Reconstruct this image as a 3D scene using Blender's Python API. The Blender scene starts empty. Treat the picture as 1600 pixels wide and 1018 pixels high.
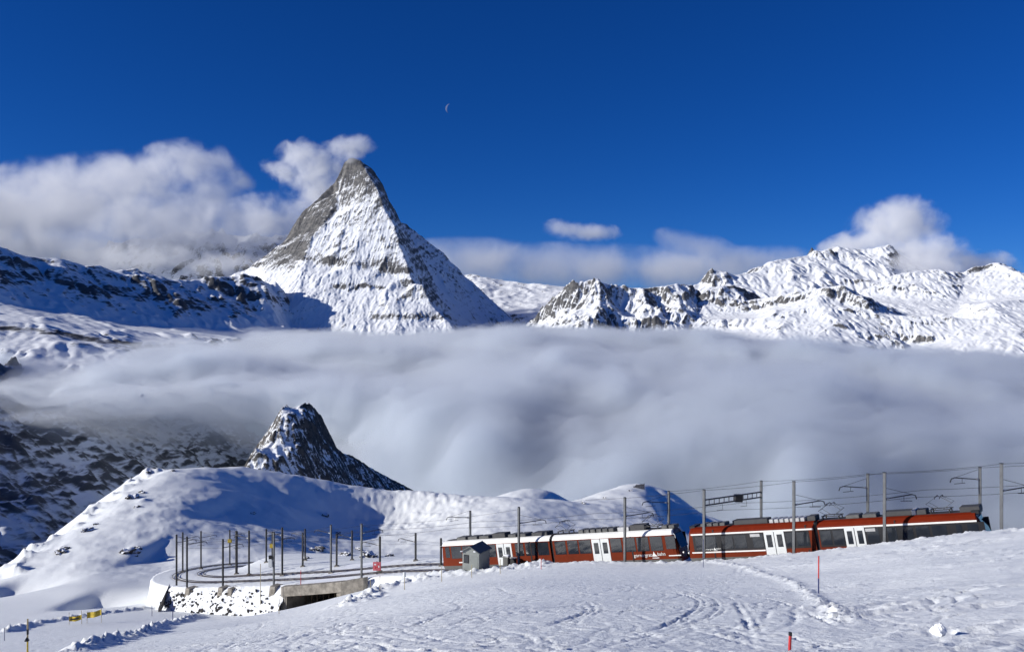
import bpy, bmesh, math, random
import numpy as np
from mathutils import Vector, Matrix
from mathutils.geometry import delaunay_2d_cdt

# ------------------------------------------------------------------ scene, camera, light
SC = bpy.context.scene
COL = SC.collection
F = 1331.0            # focal length of the photograph in pixels (1600 px wide)
HOR = 530.0           # row of the horizon
SUN_AZ = 104.0        # degrees left of the viewing direction
SUN_EL = 20.3

cam_d = bpy.data.cameras.new('camera')
cam = bpy.data.objects.new('camera', cam_d)
COL.objects.link(cam)
cam.location = (0, 0, 0)
cam.rotation_euler = (math.radians(90), 0, 0)
cam_d.sensor_width = 36
cam_d.lens = 36 * F / 1600
cam_d.shift_y = (HOR - 509) / 1600
cam_d.clip_start = 0.5
cam_d.clip_end = 200000
SC.camera = cam

world = bpy.data.worlds.new('World')
SC.world = world
world.use_nodes = True
wn = world.node_tree
wn.nodes.clear()
sky = wn.nodes.new('ShaderNodeTexSky')
sky.sky_type = 'NISHITA'
sky.sun_disc = False
sky.sun_elevation = math.radians(SUN_EL)
sky.sun_rotation = math.radians(-SUN_AZ)
sky.altitude = 3000
sky.air_density = 1.0
sky.dust_density = 0.0
sky.ozone_density = 10.0
bg = wn.nodes.new('ShaderNodeBackground')
bg.inputs['Strength'].default_value = 0.078
wo = wn.nodes.new('ShaderNodeOutputWorld')
hsv = wn.nodes.new('ShaderNodeHueSaturation')
hsv.inputs['Saturation'].default_value = 1.09
hsv.inputs['Hue'].default_value = 0.511
wn.links.new(sky.outputs[0], hsv.inputs['Color'])
wn.links.new(hsv.outputs[0], bg.inputs[0])
wn.links.new(bg.outputs[0], wo.inputs[0])

sun_d = bpy.data.lights.new('sun', 'SUN')
sun_d.energy = 5.0
sun_d.angle = math.radians(0.5)
sun_d.color = (1.0, 0.965, 0.905)
sun = bpy.data.objects.new('sun', sun_d)
COL.objects.link(sun)
_az, _el = math.radians(SUN_AZ), math.radians(SUN_EL)
SUNV = Vector((-math.sin(_az) * math.cos(_el), math.cos(_az) * math.cos(_el), math.sin(_el)))
sun.rotation_euler = SUNV.to_track_quat('Z', 'Y').to_euler()

SC.view_settings.view_transform = 'Standard'
SC.view_settings.look = 'None'
SC.view_settings.exposure = 0.15
SC.view_settings.gamma = 1.0
SC.view_settings.use_curve_mapping = False
cy = SC.cycles
cy.use_denoising = True
cy.denoiser = 'OPENIMAGEDENOISE'
cy.max_bounces = 10
cy.diffuse_bounces = 2
cy.glossy_bounces = 2
cy.transmission_bounces = 4
cy.volume_bounces = 8
cy.transparent_max_bounces = 8
cy.volume_step_rate = 1.0
cy.volume_max_steps = 512
cy.use_adaptive_sampling = True
cy.adaptive_threshold = 0.02

# ------------------------------------------------------------------ helpers
def P(px, py, d):
    """the point that the photograph shows at a pixel, d metres in front of the camera"""
    return ((px - 800) / F * d, d, (HOR - py) / F * d)

def tag(o, label=None, cat=None, group=None, kind=None):
    if label: o['label'] = label
    if cat: o['category'] = cat
    if group: o['group'] = group
    if kind: o['kind'] = kind
    return o

class NT:
    """small helper around a node tree"""
    def __init__(self, name):
        self.m = bpy.data.materials.new(name)
        self.m.use_nodes = True
        self.t = self.m.node_tree
        self.t.nodes.clear()
        self.out = self.t.nodes.new('ShaderNodeOutputMaterial')
    def n(self, kind, **kw):
        nd = self.t.nodes.new(kind)
        for k, v in kw.items(): setattr(nd, k, v)
        return nd
    def l(self, a, b): self.t.links.new(a, b)
    def val(self, sock, v):
        if isinstance(v, bpy.types.NodeSocket): self.l(v, sock)
        else: sock.default_value = v
    def math(self, op, a, b=None, clamp=False):
        nd = self.n('ShaderNodeMath', operation=op, use_clamp=clamp)
        self.val(nd.inputs[0], a)
        if b is not None: self.val(nd.inputs[1], b)
        return nd.outputs[0]
    def vmath(self, op, a, b=None):
        nd = self.n('ShaderNodeVectorMath', operation=op)
        self.val(nd.inputs[0], a)
        if b is not None: self.val(nd.inputs[1], b)
        return nd.outputs['Value'] if op in ('LENGTH', 'DOT_PRODUCT', 'DISTANCE') else nd.outputs[0]
    def maprange(self, v, a, b, c=0.0, d=1.0, smooth=True):
        nd = self.n('ShaderNodeMapRange', interpolation_type='SMOOTHSTEP' if smooth else 'LINEAR')
        self.val(nd.inputs['Value'], v)
        for k, x in (('From Min', a), ('From Max', b), ('To Min', c), ('To Max', d)): self.val(nd.inputs[k], x)
        return nd.outputs['Result']
    def noise(self, vec, scale, detail=4, rough=0.55, dist=0.0, lac=2.0):
        nd = self.n('ShaderNodeTexNoise')
        self.val(nd.inputs['Vector'], vec)
        for k, x in (('Scale', scale), ('Detail', detail), ('Roughness', rough), ('Distortion', dist), ('Lacunarity', lac)): nd.inputs[k].default_value = x
        return nd.outputs[0]
    def mix(self, f, a, b):
        nd = self.n('ShaderNodeMix', data_type='RGBA')
        self.val(nd.inputs[0], f); self.val(nd.inputs[6], a); self.val(nd.inputs[7], b)
        return nd.outputs[2]
    def pos(self): return self.n('ShaderNodeNewGeometry').outputs['Position']
    def bump(self, h, strength, dist):
        nd = self.n('ShaderNodeBump')
        nd.inputs['Strength'].default_value = strength
        nd.inputs['Distance'].default_value = dist
        self.l(h, nd.inputs['Height'])
        return nd.outputs[0]
    def principled(self, col, rough=0.6, normal=None, metal=0.0, spec=0.5, **kw):
        nd = self.n('ShaderNodeBsdfPrincipled')
        self.val(nd.inputs['Base Color'], col); self.val(nd.inputs['Roughness'], rough)
        nd.inputs['Metallic'].default_value = metal
        nd.inputs['Specular IOR Level'].default_value = spec
        for k, v in kw.items(): nd.inputs[k.replace('_', ' ')].default_value = v
        if normal is not None: self.l(normal, nd.inputs['Normal'])
        self.l(nd.outputs[0], self.out.inputs['Surface'])
        return nd

# ---- numpy noise
_rng = np.random.RandomState(7)
_perm = np.tile(_rng.permutation(256), 3)
_ang = _rng.rand(256) * 2 * np.pi
_gx, _gy = np.cos(_ang), np.sin(_ang)

def pn(x, y):
    xi = np.floor(x).astype(np.int64); yi = np.floor(y).astype(np.int64)
    xf = x - xi; yf = y - yi
    xi &= 255; yi &= 255
    u = xf * xf * xf * (xf * (xf * 6 - 15) + 10); v = yf * yf * yf * (yf * (yf * 6 - 15) + 10)
    def g(ix, iy, dx, dy):
        h = _perm[_perm[ix & 255] + (iy & 255)]
        return _gx[h] * dx + _gy[h] * dy
    a = g(xi, yi, xf, yf); b = g(xi + 1, yi, xf - 1, yf)
    c = g(xi, yi + 1, xf, yf - 1); d = g(xi + 1, yi + 1, xf - 1, yf - 1)
    return (a + u * (b - a)) * (1 - v) + (c + u * (d - c)) * v

def fbm(x, y, oct=5, gain=0.5, lac=2.03, seed=0):
    s = 0; a = 1.0
    for k in range(oct):
        s = s + a * pn(x + seed * 17.3 + k * 5.1, y - seed * 9.7 + k * 3.3)
        x = x * lac; y = y * lac; a *= gain
    return s

def ridged(x, y, oct=5, gain=0.5, lac=2.03, seed=0):
    s = 0; a = 1.0; w = 1.0
    for k in range(oct):
        r = 1 - np.abs(pn(x + seed * 11.9 + k * 7.7, y + seed * 4.1 + k * 2.9)) * 2
        r = np.clip(r, 0, 1) ** 2
        s = s + a * r * w
        w = np.clip(r * 1.6, 0, 1)
        x = x * lac; y = y * lac; a *= gain
    return s

def blur(a, n=1):
    for _ in range(n):
        p = np.pad(a, 1, mode='edge')
        a = (p[1:-1, :-2] + 2 * p[1:-1, 1:-1] + p[1:-1, 2:]) / 4
        p = np.pad(a, 1, mode='edge')
        a = (p[:-2, 1:-1] + 2 * p[1:-1, 1:-1] + p[2:, 1:-1]) / 4
    return a

def bil(a, i, j):
    ny, nx = a.shape
    i = np.clip(i, 0, ny - 1.001); j = np.clip(j, 0, nx - 1.001)
    i0 = i.astype(int); j0 = j.astype(int); fi = i - i0; fj = j - j0
    return (a[i0, j0] * (1 - fi) * (1 - fj) + a[i0 + 1, j0] * fi * (1 - fj) + a[i0, j0 + 1] * (1 - fi) * fj + a[i0 + 1, j0 + 1] * fi * fj)

def mesh_obj(name, verts, faces, mat=None, parent=None, smooth=False):
    me = bpy.data.meshes.new(name)
    if isinstance(verts, np.ndarray):
        nv, nf = len(verts), len(faces)
        me.vertices.add(nv); me.vertices.foreach_set('co', verts.astype(np.float32).ravel())
        k = faces.shape[1]
        me.loops.add(nf * k); me.loops.foreach_set('vertex_index', faces.astype(np.int32).ravel())
        me.polygons.add(nf); me.polygons.foreach_set('loop_start', np.arange(0, nf * k, k, dtype=np.int32))
        me.update(calc_edges=True)
    else:
        me.from_pydata(verts, [], faces)
    if smooth: me.polygons.foreach_set('use_smooth', np.ones(len(me.polygons), dtype=bool))
    if mat: me.materials.append(mat)
    o = bpy.data.objects.new(name, me)
    COL.objects.link(o)
    if parent: o.parent = parent
    return o

def set_attr(o, name, values):
    a = o.data.attributes.new(name, 'FLOAT', 'POINT')
    a.data.foreach_set('value', values.astype(np.float32).ravel())

def grid_faces(mask):
    """quads of a grid (ny, nx) of vertices for the cells whose four corners are inside mask; returns faces, used vertex index"""
    ny, nx = mask.shape
    idx = np.arange(ny * nx).reshape(ny, nx)
    ok = mask[:-1, :-1] & mask[1:, :-1] & mask[:-1, 1:] & mask[1:, 1:]
    f = np.stack([idx[:-1, :-1][ok], idx[:-1, 1:][ok], idx[1:, 1:][ok], idx[1:, :-1][ok]], 1)
    used = np.unique(f)
    re = np.full(ny * nx, -1); re[used] = np.arange(len(used))
    return re[f], used

def tin(pts, lines, X, Y):
    """heights of a triangulated net of survey points on the grid X, Y (nan outside)"""
    co = [Vector((p[0], p[1])) for p in pts]
    ed = []
    for ln in lines: ed += [(a, b) for a, b in zip(ln[:-1], ln[1:])]
    v2, e2, f2, ov, oe, of = delaunay_2d_cdt(co, ed, [], 0, 1e-4)
    z = []
    P0 = np.array(pts)
    for k, v in enumerate(v2):
        if ov[k]: z.append(pts[ov[k][0]][2])
        else:
            d = (P0[:, 0] - v.x) ** 2 + (P0[:, 1] - v.y) ** 2
            o = np.argsort(d)[:3]; w = 1 / (d[o] + 1); z.append(float((P0[o, 2] * w).sum() / w.sum()))
    Z = np.full(X.shape, np.nan)
    x0, y0 = X[0, 0], Y[0, 0]; sx, sy = X[0, 1] - x0, Y[1, 0] - y0
    for f in f2:
        a, b, c = f
        ax, ay, bx_, by_, cx, cy_ = v2[a].x, v2[a].y, v2[b].x, v2[b].y, v2[c].x, v2[c].y
        j0 = max(0, int((min(ax, bx_, cx) - x0) / sx)); j1 = min(X.shape[1], int((max(ax, bx_, cx) - x0) / sx) + 2)
        i0 = max(0, int((min(ay, by_, cy_) - y0) / sy)); i1 = min(X.shape[0], int((max(ay, by_, cy_) - y0) / sy) + 2)
        if j1 <= j0 or i1 <= i0: continue
        xs = X[i0:i1, j0:j1]; ys = Y[i0:i1, j0:j1]
        den = (by_ - cy_) * (ax - cx) + (cx - bx_) * (ay - cy_)
        if abs(den) < 1e-9: continue
        l1 = ((by_ - cy_) * (xs - cx) + (cx - bx_) * (ys - cy_)) / den
        l2 = ((cy_ - ay) * (xs - cx) + (ax - cx) * (ys - cy_)) / den
        l3 = 1 - l1 - l2
        ok = (l1 >= -1e-6) & (l2 >= -1e-6) & (l3 >= -1e-6)
        zz = l1 * z[a] + l2 * z[b] + l3 * z[c]
        sub = Z[i0:i1, j0:j1]; sub[ok] = zz[ok]
    return Z

def flutes(Z, freq, length, seed, cell):
    """streaks that run down the fall line: noise smeared along the gradient"""
    Zs = blur(Z, 6)
    gy, gx = np.gradient(Zs)
    m = np.hypot(gx, gy) + 1e-6
    gx /= m; gy /= m
    I, J = np.meshgrid(np.arange(Z.shape[0], dtype=float), np.arange(Z.shape[1], dtype=float), indexing='ij')
    N = fbm(J * cell / freq, I * cell / freq, 3, 0.6, seed=seed)
    acc = N.copy(); w = 1.0
    for sgn in (1, -1):
        i, j = I.copy(), J.copy()
        for k in range(length):
            i = i + sgn * bil(gy, i, j); j = j + sgn * bil(gx, i, j)
            ww = 1 - k / length
            acc += bil(N, i, j) * ww; w += ww
    return acc / w * math.sqrt(w) * 0.6

def erode(Z, cell, n=26000, steps=44, batches=3, seed=0, K=0.5):
    """water drops run down the grid all together and carve gullies"""
    ny, nx = Z.shape; r = np.random.RandomState(seed + 100)
    Z = Z / cell
    for bt in range(batches):
        i = r.rand(n) * (ny - 3) + 1; j = r.rand(n) * (nx - 3) + 1
        vi = np.zeros(n); vj = np.zeros(n); sed = np.zeros(n); wat = np.ones(n)
        for st in range(steps):
            i0 = i.astype(int); j0 = j.astype(int); fi = i - i0; fj = j - j0
            a = Z[i0, j0]; b = Z[i0 + 1, j0]; c = Z[i0, j0 + 1]; d = Z[i0 + 1, j0 + 1]
            gi = (b - a) * (1 - fj) + (d - c) * fj; gj = (c - a) * (1 - fi) + (d - b) * fi
            h = a * (1 - fi) * (1 - fj) + b * fi * (1 - fj) + c * (1 - fi) * fj + d * fi * fj
            vi = vi * 0.25 - gi * 0.75; vj = vj * 0.25 - gj * 0.75
            m = np.hypot(vi, vj) + 1e-9
            i2 = np.clip(i + vi / m, 1, ny - 2.01); j2 = np.clip(j + vj / m, 1, nx - 2.01)
            h2 = bil(Z, i2, j2)
            dh = h2 - h
            cap = np.maximum(-dh, 0.01) * wat * 1.6
            ero = np.where(dh > 0, -np.minimum(dh, sed), np.where(sed > cap, -(sed - cap) * 0.25, np.minimum((cap - sed) * 0.22 * K, -dh * 0.5 + 1e-4)))
            sed = sed + ero
            k = i0 * nx + j0
            dl = np.bincount(k, -ero * (1 - fi) * (1 - fj), ny * nx) + np.bincount(k + nx, -ero * fi * (1 - fj), ny * nx) + np.bincount(k + 1, -ero * (1 - fi) * fj, ny * nx) + np.bincount(k + nx + 1, -ero * fi * fj, ny * nx)
            Z = Z + np.clip(dl.reshape(ny, nx), -0.35, 0.35)
            i, j = i2, j2; wat *= 0.985
    return Z * cell
# ------------------------------------------------------------------ materials of the far mountains
def mountain_mat(name, rock_a, rock_b, scale, thr=0.54, soft=0.13, bump=0.6, bdist=8.0, nw=0.8, stretch=(1, 1, 1.5)):
    t = NT(name)
    p = t.vmath('MULTIPLY', t.pos(), stretch)
    at = t.n('ShaderNodeAttribute', attribute_name='rock').outputs['Fac']
    n1 = t.noise(p, scale, 6, 0.65)
    n2 = t.noise(p, scale * 4.3, 5, 0.65)
    f = t.math('ADD', at, t.math('MULTIPLY', t.math('SUBTRACT', n1, 0.5), 0.75))
    f = t.math('ADD', f, t.math('MULTIPLY', t.math('SUBTRACT', n2, 0.5), nw))
    f = t.maprange(f, thr - soft, thr + soft)
    rc = t.mix(t.maprange(t.noise(p, scale * 1.7, 5, 0.6), 0.35, 0.65), rock_a, rock_b)
    col = t.mix(f, (0.86, 0.88, 0.9, 1), rc)
    nb = t.noise(p, scale * 2.2, 8, 0.68)
    t.principled(col, 0.75, t.bump(nb, bump, bdist), spec=0.2)
    return t.m

M_ALP = mountain_mat('alpine_rock_and_snow', (0.075, 0.076, 0.08, 1), (0.155, 0.15, 0.145, 1), 0.014, thr=0.55, soft=0.24, bump=0.45, nw=0.9)
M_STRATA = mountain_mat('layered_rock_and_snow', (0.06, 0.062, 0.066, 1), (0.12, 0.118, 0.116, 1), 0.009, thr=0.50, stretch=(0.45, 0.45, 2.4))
M_FAR = mountain_mat('distant_rock_and_snow', (0.075, 0.076, 0.08, 1), (0.14, 0.136, 0.132, 1), 0.011, thr=0.50, soft=0.18, nw=1.1)

def mountain(name, label, pts, lines, cell, mat, amp_r=40, fr=500, amp_f=14, ff=45, lf=30, amp_n=12, rock=(0.62, 1.0), seed=1, rockfn=None, fade=None, soft=1, ero=0, shape=None, amp_s=0):
    w = [P(*p) if len(p) == 3 else p[:3] for p in pts]
    xs = [p[0] for p in w]; ys = [p[1] for p in w]
    gx = np.arange(min(xs), max(xs) + cell, cell); gy = np.arange(min(ys), max(ys) + cell, cell)
    X, Y = np.meshgrid(gx, gy)
    Z = tin(w, lines, X, Y)
    mask = ~np.isnan(Z)
    Z = np.where(mask, Z, np.nanmin(Z))
    Z = blur(Z, soft)
    if shape is not None: Z = shape(X, Y, Z)
    base = Z.copy()
    gyy, gxx = np.gradient(blur(base, 3), cell)
    st = np.clip(np.hypot(gxx, gyy), 0.05, 1.6)
    k = np.clip(st / 0.8, 0.1, 1.2)
    if fade is not None: k = k * fade(X, Y)
    wx = X + fr * 0.25 * fbm(X / fr, Y / fr, 3, seed=seed + 3); wy = Y + fr * 0.25 * fbm(X / fr + 9, Y / fr + 4, 3, seed=seed + 5)
    Z = Z + (ridged(wx / fr, wy / fr, 6, 0.5, seed=seed) - 0.75) * amp_r * k
    if amp_s: Z = Z + (ridged(wx / 170 + 3, wy / 170, 4, 0.55, seed=seed + 12) - 0.7) * amp_s * k
    fl = 0
    for j, (fq, am, ln_) in enumerate(((ff * 3.2, amp_f * 2.2, lf * 2), (ff * 1.4, amp_f, lf), (ff * 0.6, amp_f * 0.42, max(6, lf // 2)))):
        if fq < cell * 2.2: continue
        n_ = flutes(Z, fq, ln_, seed + j, cell)
        q_ = 1 - 2.2 * np.abs(n_)                 # sharp ribs, rounded gullies
        fl = fl + (0.65 * q_ + 0.5 * n_) * am
    Z = Z + fl * k
    Z = Z + (ridged(X / 70 / (cell / 9), Y / 70 / (cell / 9), 3, 0.55, seed=seed + 8) - 0.6) * amp_n * k
    if ero: 
        Z = erode(Z, cell, int(Z.size * 0.22), 46, ero, seed)
    gy2, gx2 = np.gradient(Z, cell)
    slope = np.hypot(gx2, gy2)
    conv = (blur(Z, 5) - Z) / cell
    r = (slope - rock[0]) / (rock[1] - rock[0])
    r = 0.15 + 0.5 * np.clip(r, -0.4, 1.4) - np.clip(conv, -0.6, 0.6) * 0.35 + 0.22 * fbm(X / 300, Y / 300, 3, seed=seed + 6)
    r = 0.42 + (r - 0.42) * 0.72
    if rockfn is not None: r = rockfn(X, Y, Z, r)
    V = np.stack([X, Y, Z], -1).reshape(-1, 3)
    f, used = grid_faces(mask)
    o = mesh_obj(name, V[used], f, mat, smooth=True)
    set_attr(o, 'rock', r.reshape(-1)[used])
    tag(o, label, 'mountain', None, 'structure')
    return o

# pixel of a world point, for rules that follow the lie of the mountain
# ---- the pyramid peak
pk = []
def A(*p): pk.append(p); return len(pk) - 1
s0 = A(545, 247, 8520); s1 = A(560, 250, 8480)
hz = [A(*p) for p in ((572, 264, 8390), (586, 290, 8240), (601, 325, 8050), (616, 352, 7910), (624, 381, 7750), (636, 414, 7560), (644, 441, 7410), (660, 446, 7300), (675, 476, 7150), (697, 500, 7000), (730, 545, 6750), (760, 600, 6450))]
nf = [A(*p) for p in ((583, 263, 8500), (598, 287, 8530), (609, 316, 8560), (613, 341, 8620), (624, 347, 8680), (634, 349, 8760), (662, 372, 8860), (692, 397, 8900), (727, 432, 8900), (768, 470, 8850), (805, 503, 8700), (850, 560, 8400))]
fg = [A(*p) for p in ((538, 255, 8560), (536, 271, 8530), (524, 284, 8480), (520, 306, 8460), (482, 322, 8430), (458, 351, 8380), (444, 377, 8320), (419, 395, 8250), (392, 418, 8150), (340, 440, 8100))]
eb = [A(*p) for p in ((529, 303, 8370), (530, 330, 8230), (505, 353, 8080), (487, 373, 7950), (477, 402, 7800), (470, 425, 7600))]
A(565, 320, 8140); A(560, 360, 7930); A(556, 398, 7700)
A(604, 422, 7560); A(520, 418, 7640); A(590, 380, 7790)
sh = [A(*p) for p in ((548, 410, 7600), (500, 432, 7480), (455, 455, 7380), (433, 467, 7330))]
A(450, 500, 7020); A(520, 506, 6950); A(620, 508, 6850); A(600, 460, 7250); A(540, 462, 7260)
A(400, 470, 7500); A(380, 520, 7100); A(430, 560, 6600); A(560, 580, 6400); A(690, 590, 6350)
A(680, 440, 8150); A(720, 470, 8150); A(700, 488, 7700); A(760, 520, 7800); A(800, 580, 7500)
# the hidden back of the peak
for p in ((530, 350, 8880), (620, 420, 9400), (484, 430, 8850), (540, 430, 9900), (700, 470, 9500), (820, 530, 9300), (390, 470, 9000), (330, 500, 9000), (560, 520, 10300)): A(*p)
ln = [[s0, s1] + hz, [s1] + nf, [s0] + fg, [fg[2]] + eb]

def matter_rock(X, Y, Z, r):
    px = X / Y * F + 800; py = HOR - Z / Y * F
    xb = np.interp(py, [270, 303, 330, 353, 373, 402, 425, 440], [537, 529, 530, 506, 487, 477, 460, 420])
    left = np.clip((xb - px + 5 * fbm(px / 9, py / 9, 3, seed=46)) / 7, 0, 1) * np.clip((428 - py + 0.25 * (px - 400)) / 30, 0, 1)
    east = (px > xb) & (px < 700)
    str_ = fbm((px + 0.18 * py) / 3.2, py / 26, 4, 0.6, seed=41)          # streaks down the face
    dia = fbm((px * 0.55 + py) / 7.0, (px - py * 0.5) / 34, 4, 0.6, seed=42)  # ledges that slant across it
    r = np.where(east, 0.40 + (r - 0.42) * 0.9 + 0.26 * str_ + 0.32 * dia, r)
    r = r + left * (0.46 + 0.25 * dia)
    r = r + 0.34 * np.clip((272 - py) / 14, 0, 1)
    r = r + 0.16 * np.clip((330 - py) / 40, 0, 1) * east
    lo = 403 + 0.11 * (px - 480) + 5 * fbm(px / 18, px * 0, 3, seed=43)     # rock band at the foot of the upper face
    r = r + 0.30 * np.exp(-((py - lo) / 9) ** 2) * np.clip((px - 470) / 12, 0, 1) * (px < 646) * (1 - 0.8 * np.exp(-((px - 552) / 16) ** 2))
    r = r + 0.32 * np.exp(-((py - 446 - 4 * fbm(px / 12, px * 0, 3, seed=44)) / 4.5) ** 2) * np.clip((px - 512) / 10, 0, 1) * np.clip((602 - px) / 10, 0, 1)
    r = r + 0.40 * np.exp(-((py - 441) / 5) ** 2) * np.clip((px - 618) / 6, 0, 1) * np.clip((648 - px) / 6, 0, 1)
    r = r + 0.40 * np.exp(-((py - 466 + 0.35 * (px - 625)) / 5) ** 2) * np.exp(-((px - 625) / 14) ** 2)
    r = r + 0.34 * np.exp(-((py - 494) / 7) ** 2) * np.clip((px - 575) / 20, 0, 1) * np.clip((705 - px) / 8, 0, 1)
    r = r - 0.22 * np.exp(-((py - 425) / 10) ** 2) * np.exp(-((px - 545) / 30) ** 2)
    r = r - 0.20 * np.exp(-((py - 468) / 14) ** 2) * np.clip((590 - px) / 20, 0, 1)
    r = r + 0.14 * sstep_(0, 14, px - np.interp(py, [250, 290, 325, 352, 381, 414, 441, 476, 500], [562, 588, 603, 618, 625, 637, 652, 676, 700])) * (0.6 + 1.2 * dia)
    return r
def matter_shape(X, Y, Z):
    px = X / Y * F + 800; py = HOR - Z / Y * F
    d = 0
    for (y0, xa_, xb_, h, w) in ((406, 470, 648, 34, 5), (447, 512, 604, 26, 3), (494, 570, 700, 24, 5), (441, 618, 650, 22, 4)):
        yy = y0 + (0.11 * (px - 480) if y0 == 406 else 0) + 5 * fbm(px / 14, px * 0 + y0, 3, seed=45)
        m_ = np.clip((px - xa_) / 14, 0, 1) * np.clip((xb_ - px) / 14, 0, 1)
        d = d - h * m_ * sstep_(yy - w, yy + w, py) * np.exp(-np.clip(py - yy, 0, 99) / 26)
    return Z + d
def sstep_(a, b, x):
    t = np.clip((x - a) / (b - a), 0, 1)
    return t * t * (3 - 2 * t)
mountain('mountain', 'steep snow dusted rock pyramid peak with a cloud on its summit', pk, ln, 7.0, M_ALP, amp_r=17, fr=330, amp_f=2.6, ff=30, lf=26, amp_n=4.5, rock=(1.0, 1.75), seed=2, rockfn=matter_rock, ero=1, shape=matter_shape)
# ---- the shaded ridge at the left, with the bright glacier shelf under it
pk = []
sk = [A(*p) for p in ((-80, 362, 5500), (0, 386, 5700), (50, 401, 5850), (92, 402, 5950), (130, 413, 6050), (175, 422, 6200), (214, 417, 6350), (238, 426, 6420), (262, 437, 6500), (300, 440, 6700), (350, 431, 6900), (400, 431, 7100), (428, 445, 7200), (450, 474, 7250), (478, 522, 7300))]
ft = [A(*p) for p in ((-80, 462, 4900), (0, 474, 5000), (100, 490, 5200), (200, 507, 5500), (290, 516, 5750), (380, 512, 6200), (440, 508, 6650), (480, 545, 6900))]
gl = [A(*p) for p in ((-80, 480, 4500), (0, 495, 4550), (60, 497, 4650), (120, 508, 4800), (200, 517, 5000), (290, 522, 5300))]
A(-80, 503, 4250); A(0, 503, 4300); A(70, 506, 4350); A(150, 520, 4500); A(215, 538, 4500)
A(-80, 540, 3900); A(0, 535, 4000); A(100, 540, 4050); A(200, 546, 4250); A(330, 540, 5000); A(450, 540, 6000)
A(-80, 640, 3300); A(200, 640, 3600); A(450, 620, 5000)
for x, y, d in ((-80, 440, 6600), (100, 450, 7100), (220, 460, 7400), (330, 470, 7700), (450, 480, 8000)): A(x, y, d)
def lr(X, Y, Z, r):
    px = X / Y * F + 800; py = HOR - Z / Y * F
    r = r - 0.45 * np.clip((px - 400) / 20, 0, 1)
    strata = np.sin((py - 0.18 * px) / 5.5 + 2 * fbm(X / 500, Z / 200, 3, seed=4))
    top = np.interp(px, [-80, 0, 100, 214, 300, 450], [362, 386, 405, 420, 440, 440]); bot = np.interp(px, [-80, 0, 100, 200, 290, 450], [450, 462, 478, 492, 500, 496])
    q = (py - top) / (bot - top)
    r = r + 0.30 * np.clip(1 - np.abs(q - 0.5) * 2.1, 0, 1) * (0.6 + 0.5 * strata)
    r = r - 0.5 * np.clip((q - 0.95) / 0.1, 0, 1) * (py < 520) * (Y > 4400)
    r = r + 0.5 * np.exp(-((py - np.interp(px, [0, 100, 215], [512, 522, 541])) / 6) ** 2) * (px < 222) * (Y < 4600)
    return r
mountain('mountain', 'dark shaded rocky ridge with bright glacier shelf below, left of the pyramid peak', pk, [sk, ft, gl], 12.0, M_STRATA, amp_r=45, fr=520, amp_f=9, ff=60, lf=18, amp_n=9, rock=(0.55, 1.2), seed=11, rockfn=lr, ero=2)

# ---- hazy face behind it
pk = []
sk = [A(*p) for p in ((90, 400, 9800), (150, 385, 9800), (230, 372, 9900), (300, 362, 10000), (370, 366, 10000), (430, 372, 10000), (500, 380, 10000))]
for p in ((90, 470, 8700), (200, 470, 8700), (300, 475, 8700), (400, 475, 8800), (500, 480, 8900), (180, 420, 9300), (330, 415, 9350), (90, 480, 10800), (300, 480, 11000), (500, 480, 11000)): A(*p)
mountain('mountain', 'pale snow face half veiled by cloud behind the shaded left ridge', pk, [sk], 22.0, M_FAR, amp_r=110, fr=500, amp_f=22, ff=90, lf=14, rock=(1.0, 1.9), seed=21)

# ---- glacier saddle between the peak and the right range
pk = []
sk = [A(p[0], p[1], p[2] * 1.32) for p in ((690, 440, 9300), (735, 428, 9300), (790, 439, 9200), (830, 443, 9100), (880, 447, 9000), (960, 455, 9000))]
for p in ((700, 475, 8500), (760, 462, 8500), (820, 468, 8400), (880, 470, 8300), (960, 480, 8300)): A(p[0], p[1], p[2] * 1.32)
for p in ((720, 520, 7700), (790, 492, 7700), (850, 492, 7500), (900, 500, 7300), (960, 510, 7200)): A(p[0], p[1], p[2] * 1.32)
for p in ((700, 590, 6600), (800, 560, 6800), (900, 560, 6700), (960, 570, 6700), (700, 480, 10200), (960, 480, 10200)): A(p[0], p[1], p[2] * 1.32)
mountain('mountain', 'smooth glacier saddle between the pyramid peak and the right range', pk, [sk], 20.0, M_FAR, amp_r=50, fr=420, amp_f=10, ff=70, lf=14, rock=(0.42, 0.9), seed=31)

# ---- right range: far crest
pk = []
sk = [A(*p) for p in ((1060, 460, 9000), (1092, 447, 9000), (1112, 428, 9000), (1126, 424, 9000), (1150, 428, 9050), (1182, 424, 9200), (1214, 405, 9500), (1236, 407, 9500), (1262, 398, 9700), (1300, 386, 9900), (1345, 388, 9950), (1385, 386, 10000), (1410, 398, 10000), (1450, 420, 10000), (1520, 430, 10000), (1640, 440, 10000))]
for p in ((1060, 500, 8000), (1120, 478, 8200), (1160, 462, 8500), (1200, 470, 8400), (1250, 450, 8700), (1310, 440, 8900), (1320, 470, 8500), (1400, 450, 8900), (1500, 470, 8700), (1640, 480, 8700)): A(*p)
for p in ((1060, 560, 7000), (1200, 560, 7000), (1400, 560, 7000), (1640, 560, 7000), (1060, 500, 10500), (1250, 490, 11000), (1450, 490, 11500), (1640, 490, 11500)): A(*p)
mountain('mountain', 'white fluted snow crest under the cloud cap at the right', pk, [sk], 13.0, M_FAR, amp_r=75, fr=700, amp_f=9, ff=80, lf=16, amp_n=6, amp_s=10, rock=(0.8, 1.5), seed=41, ero=3)

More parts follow.
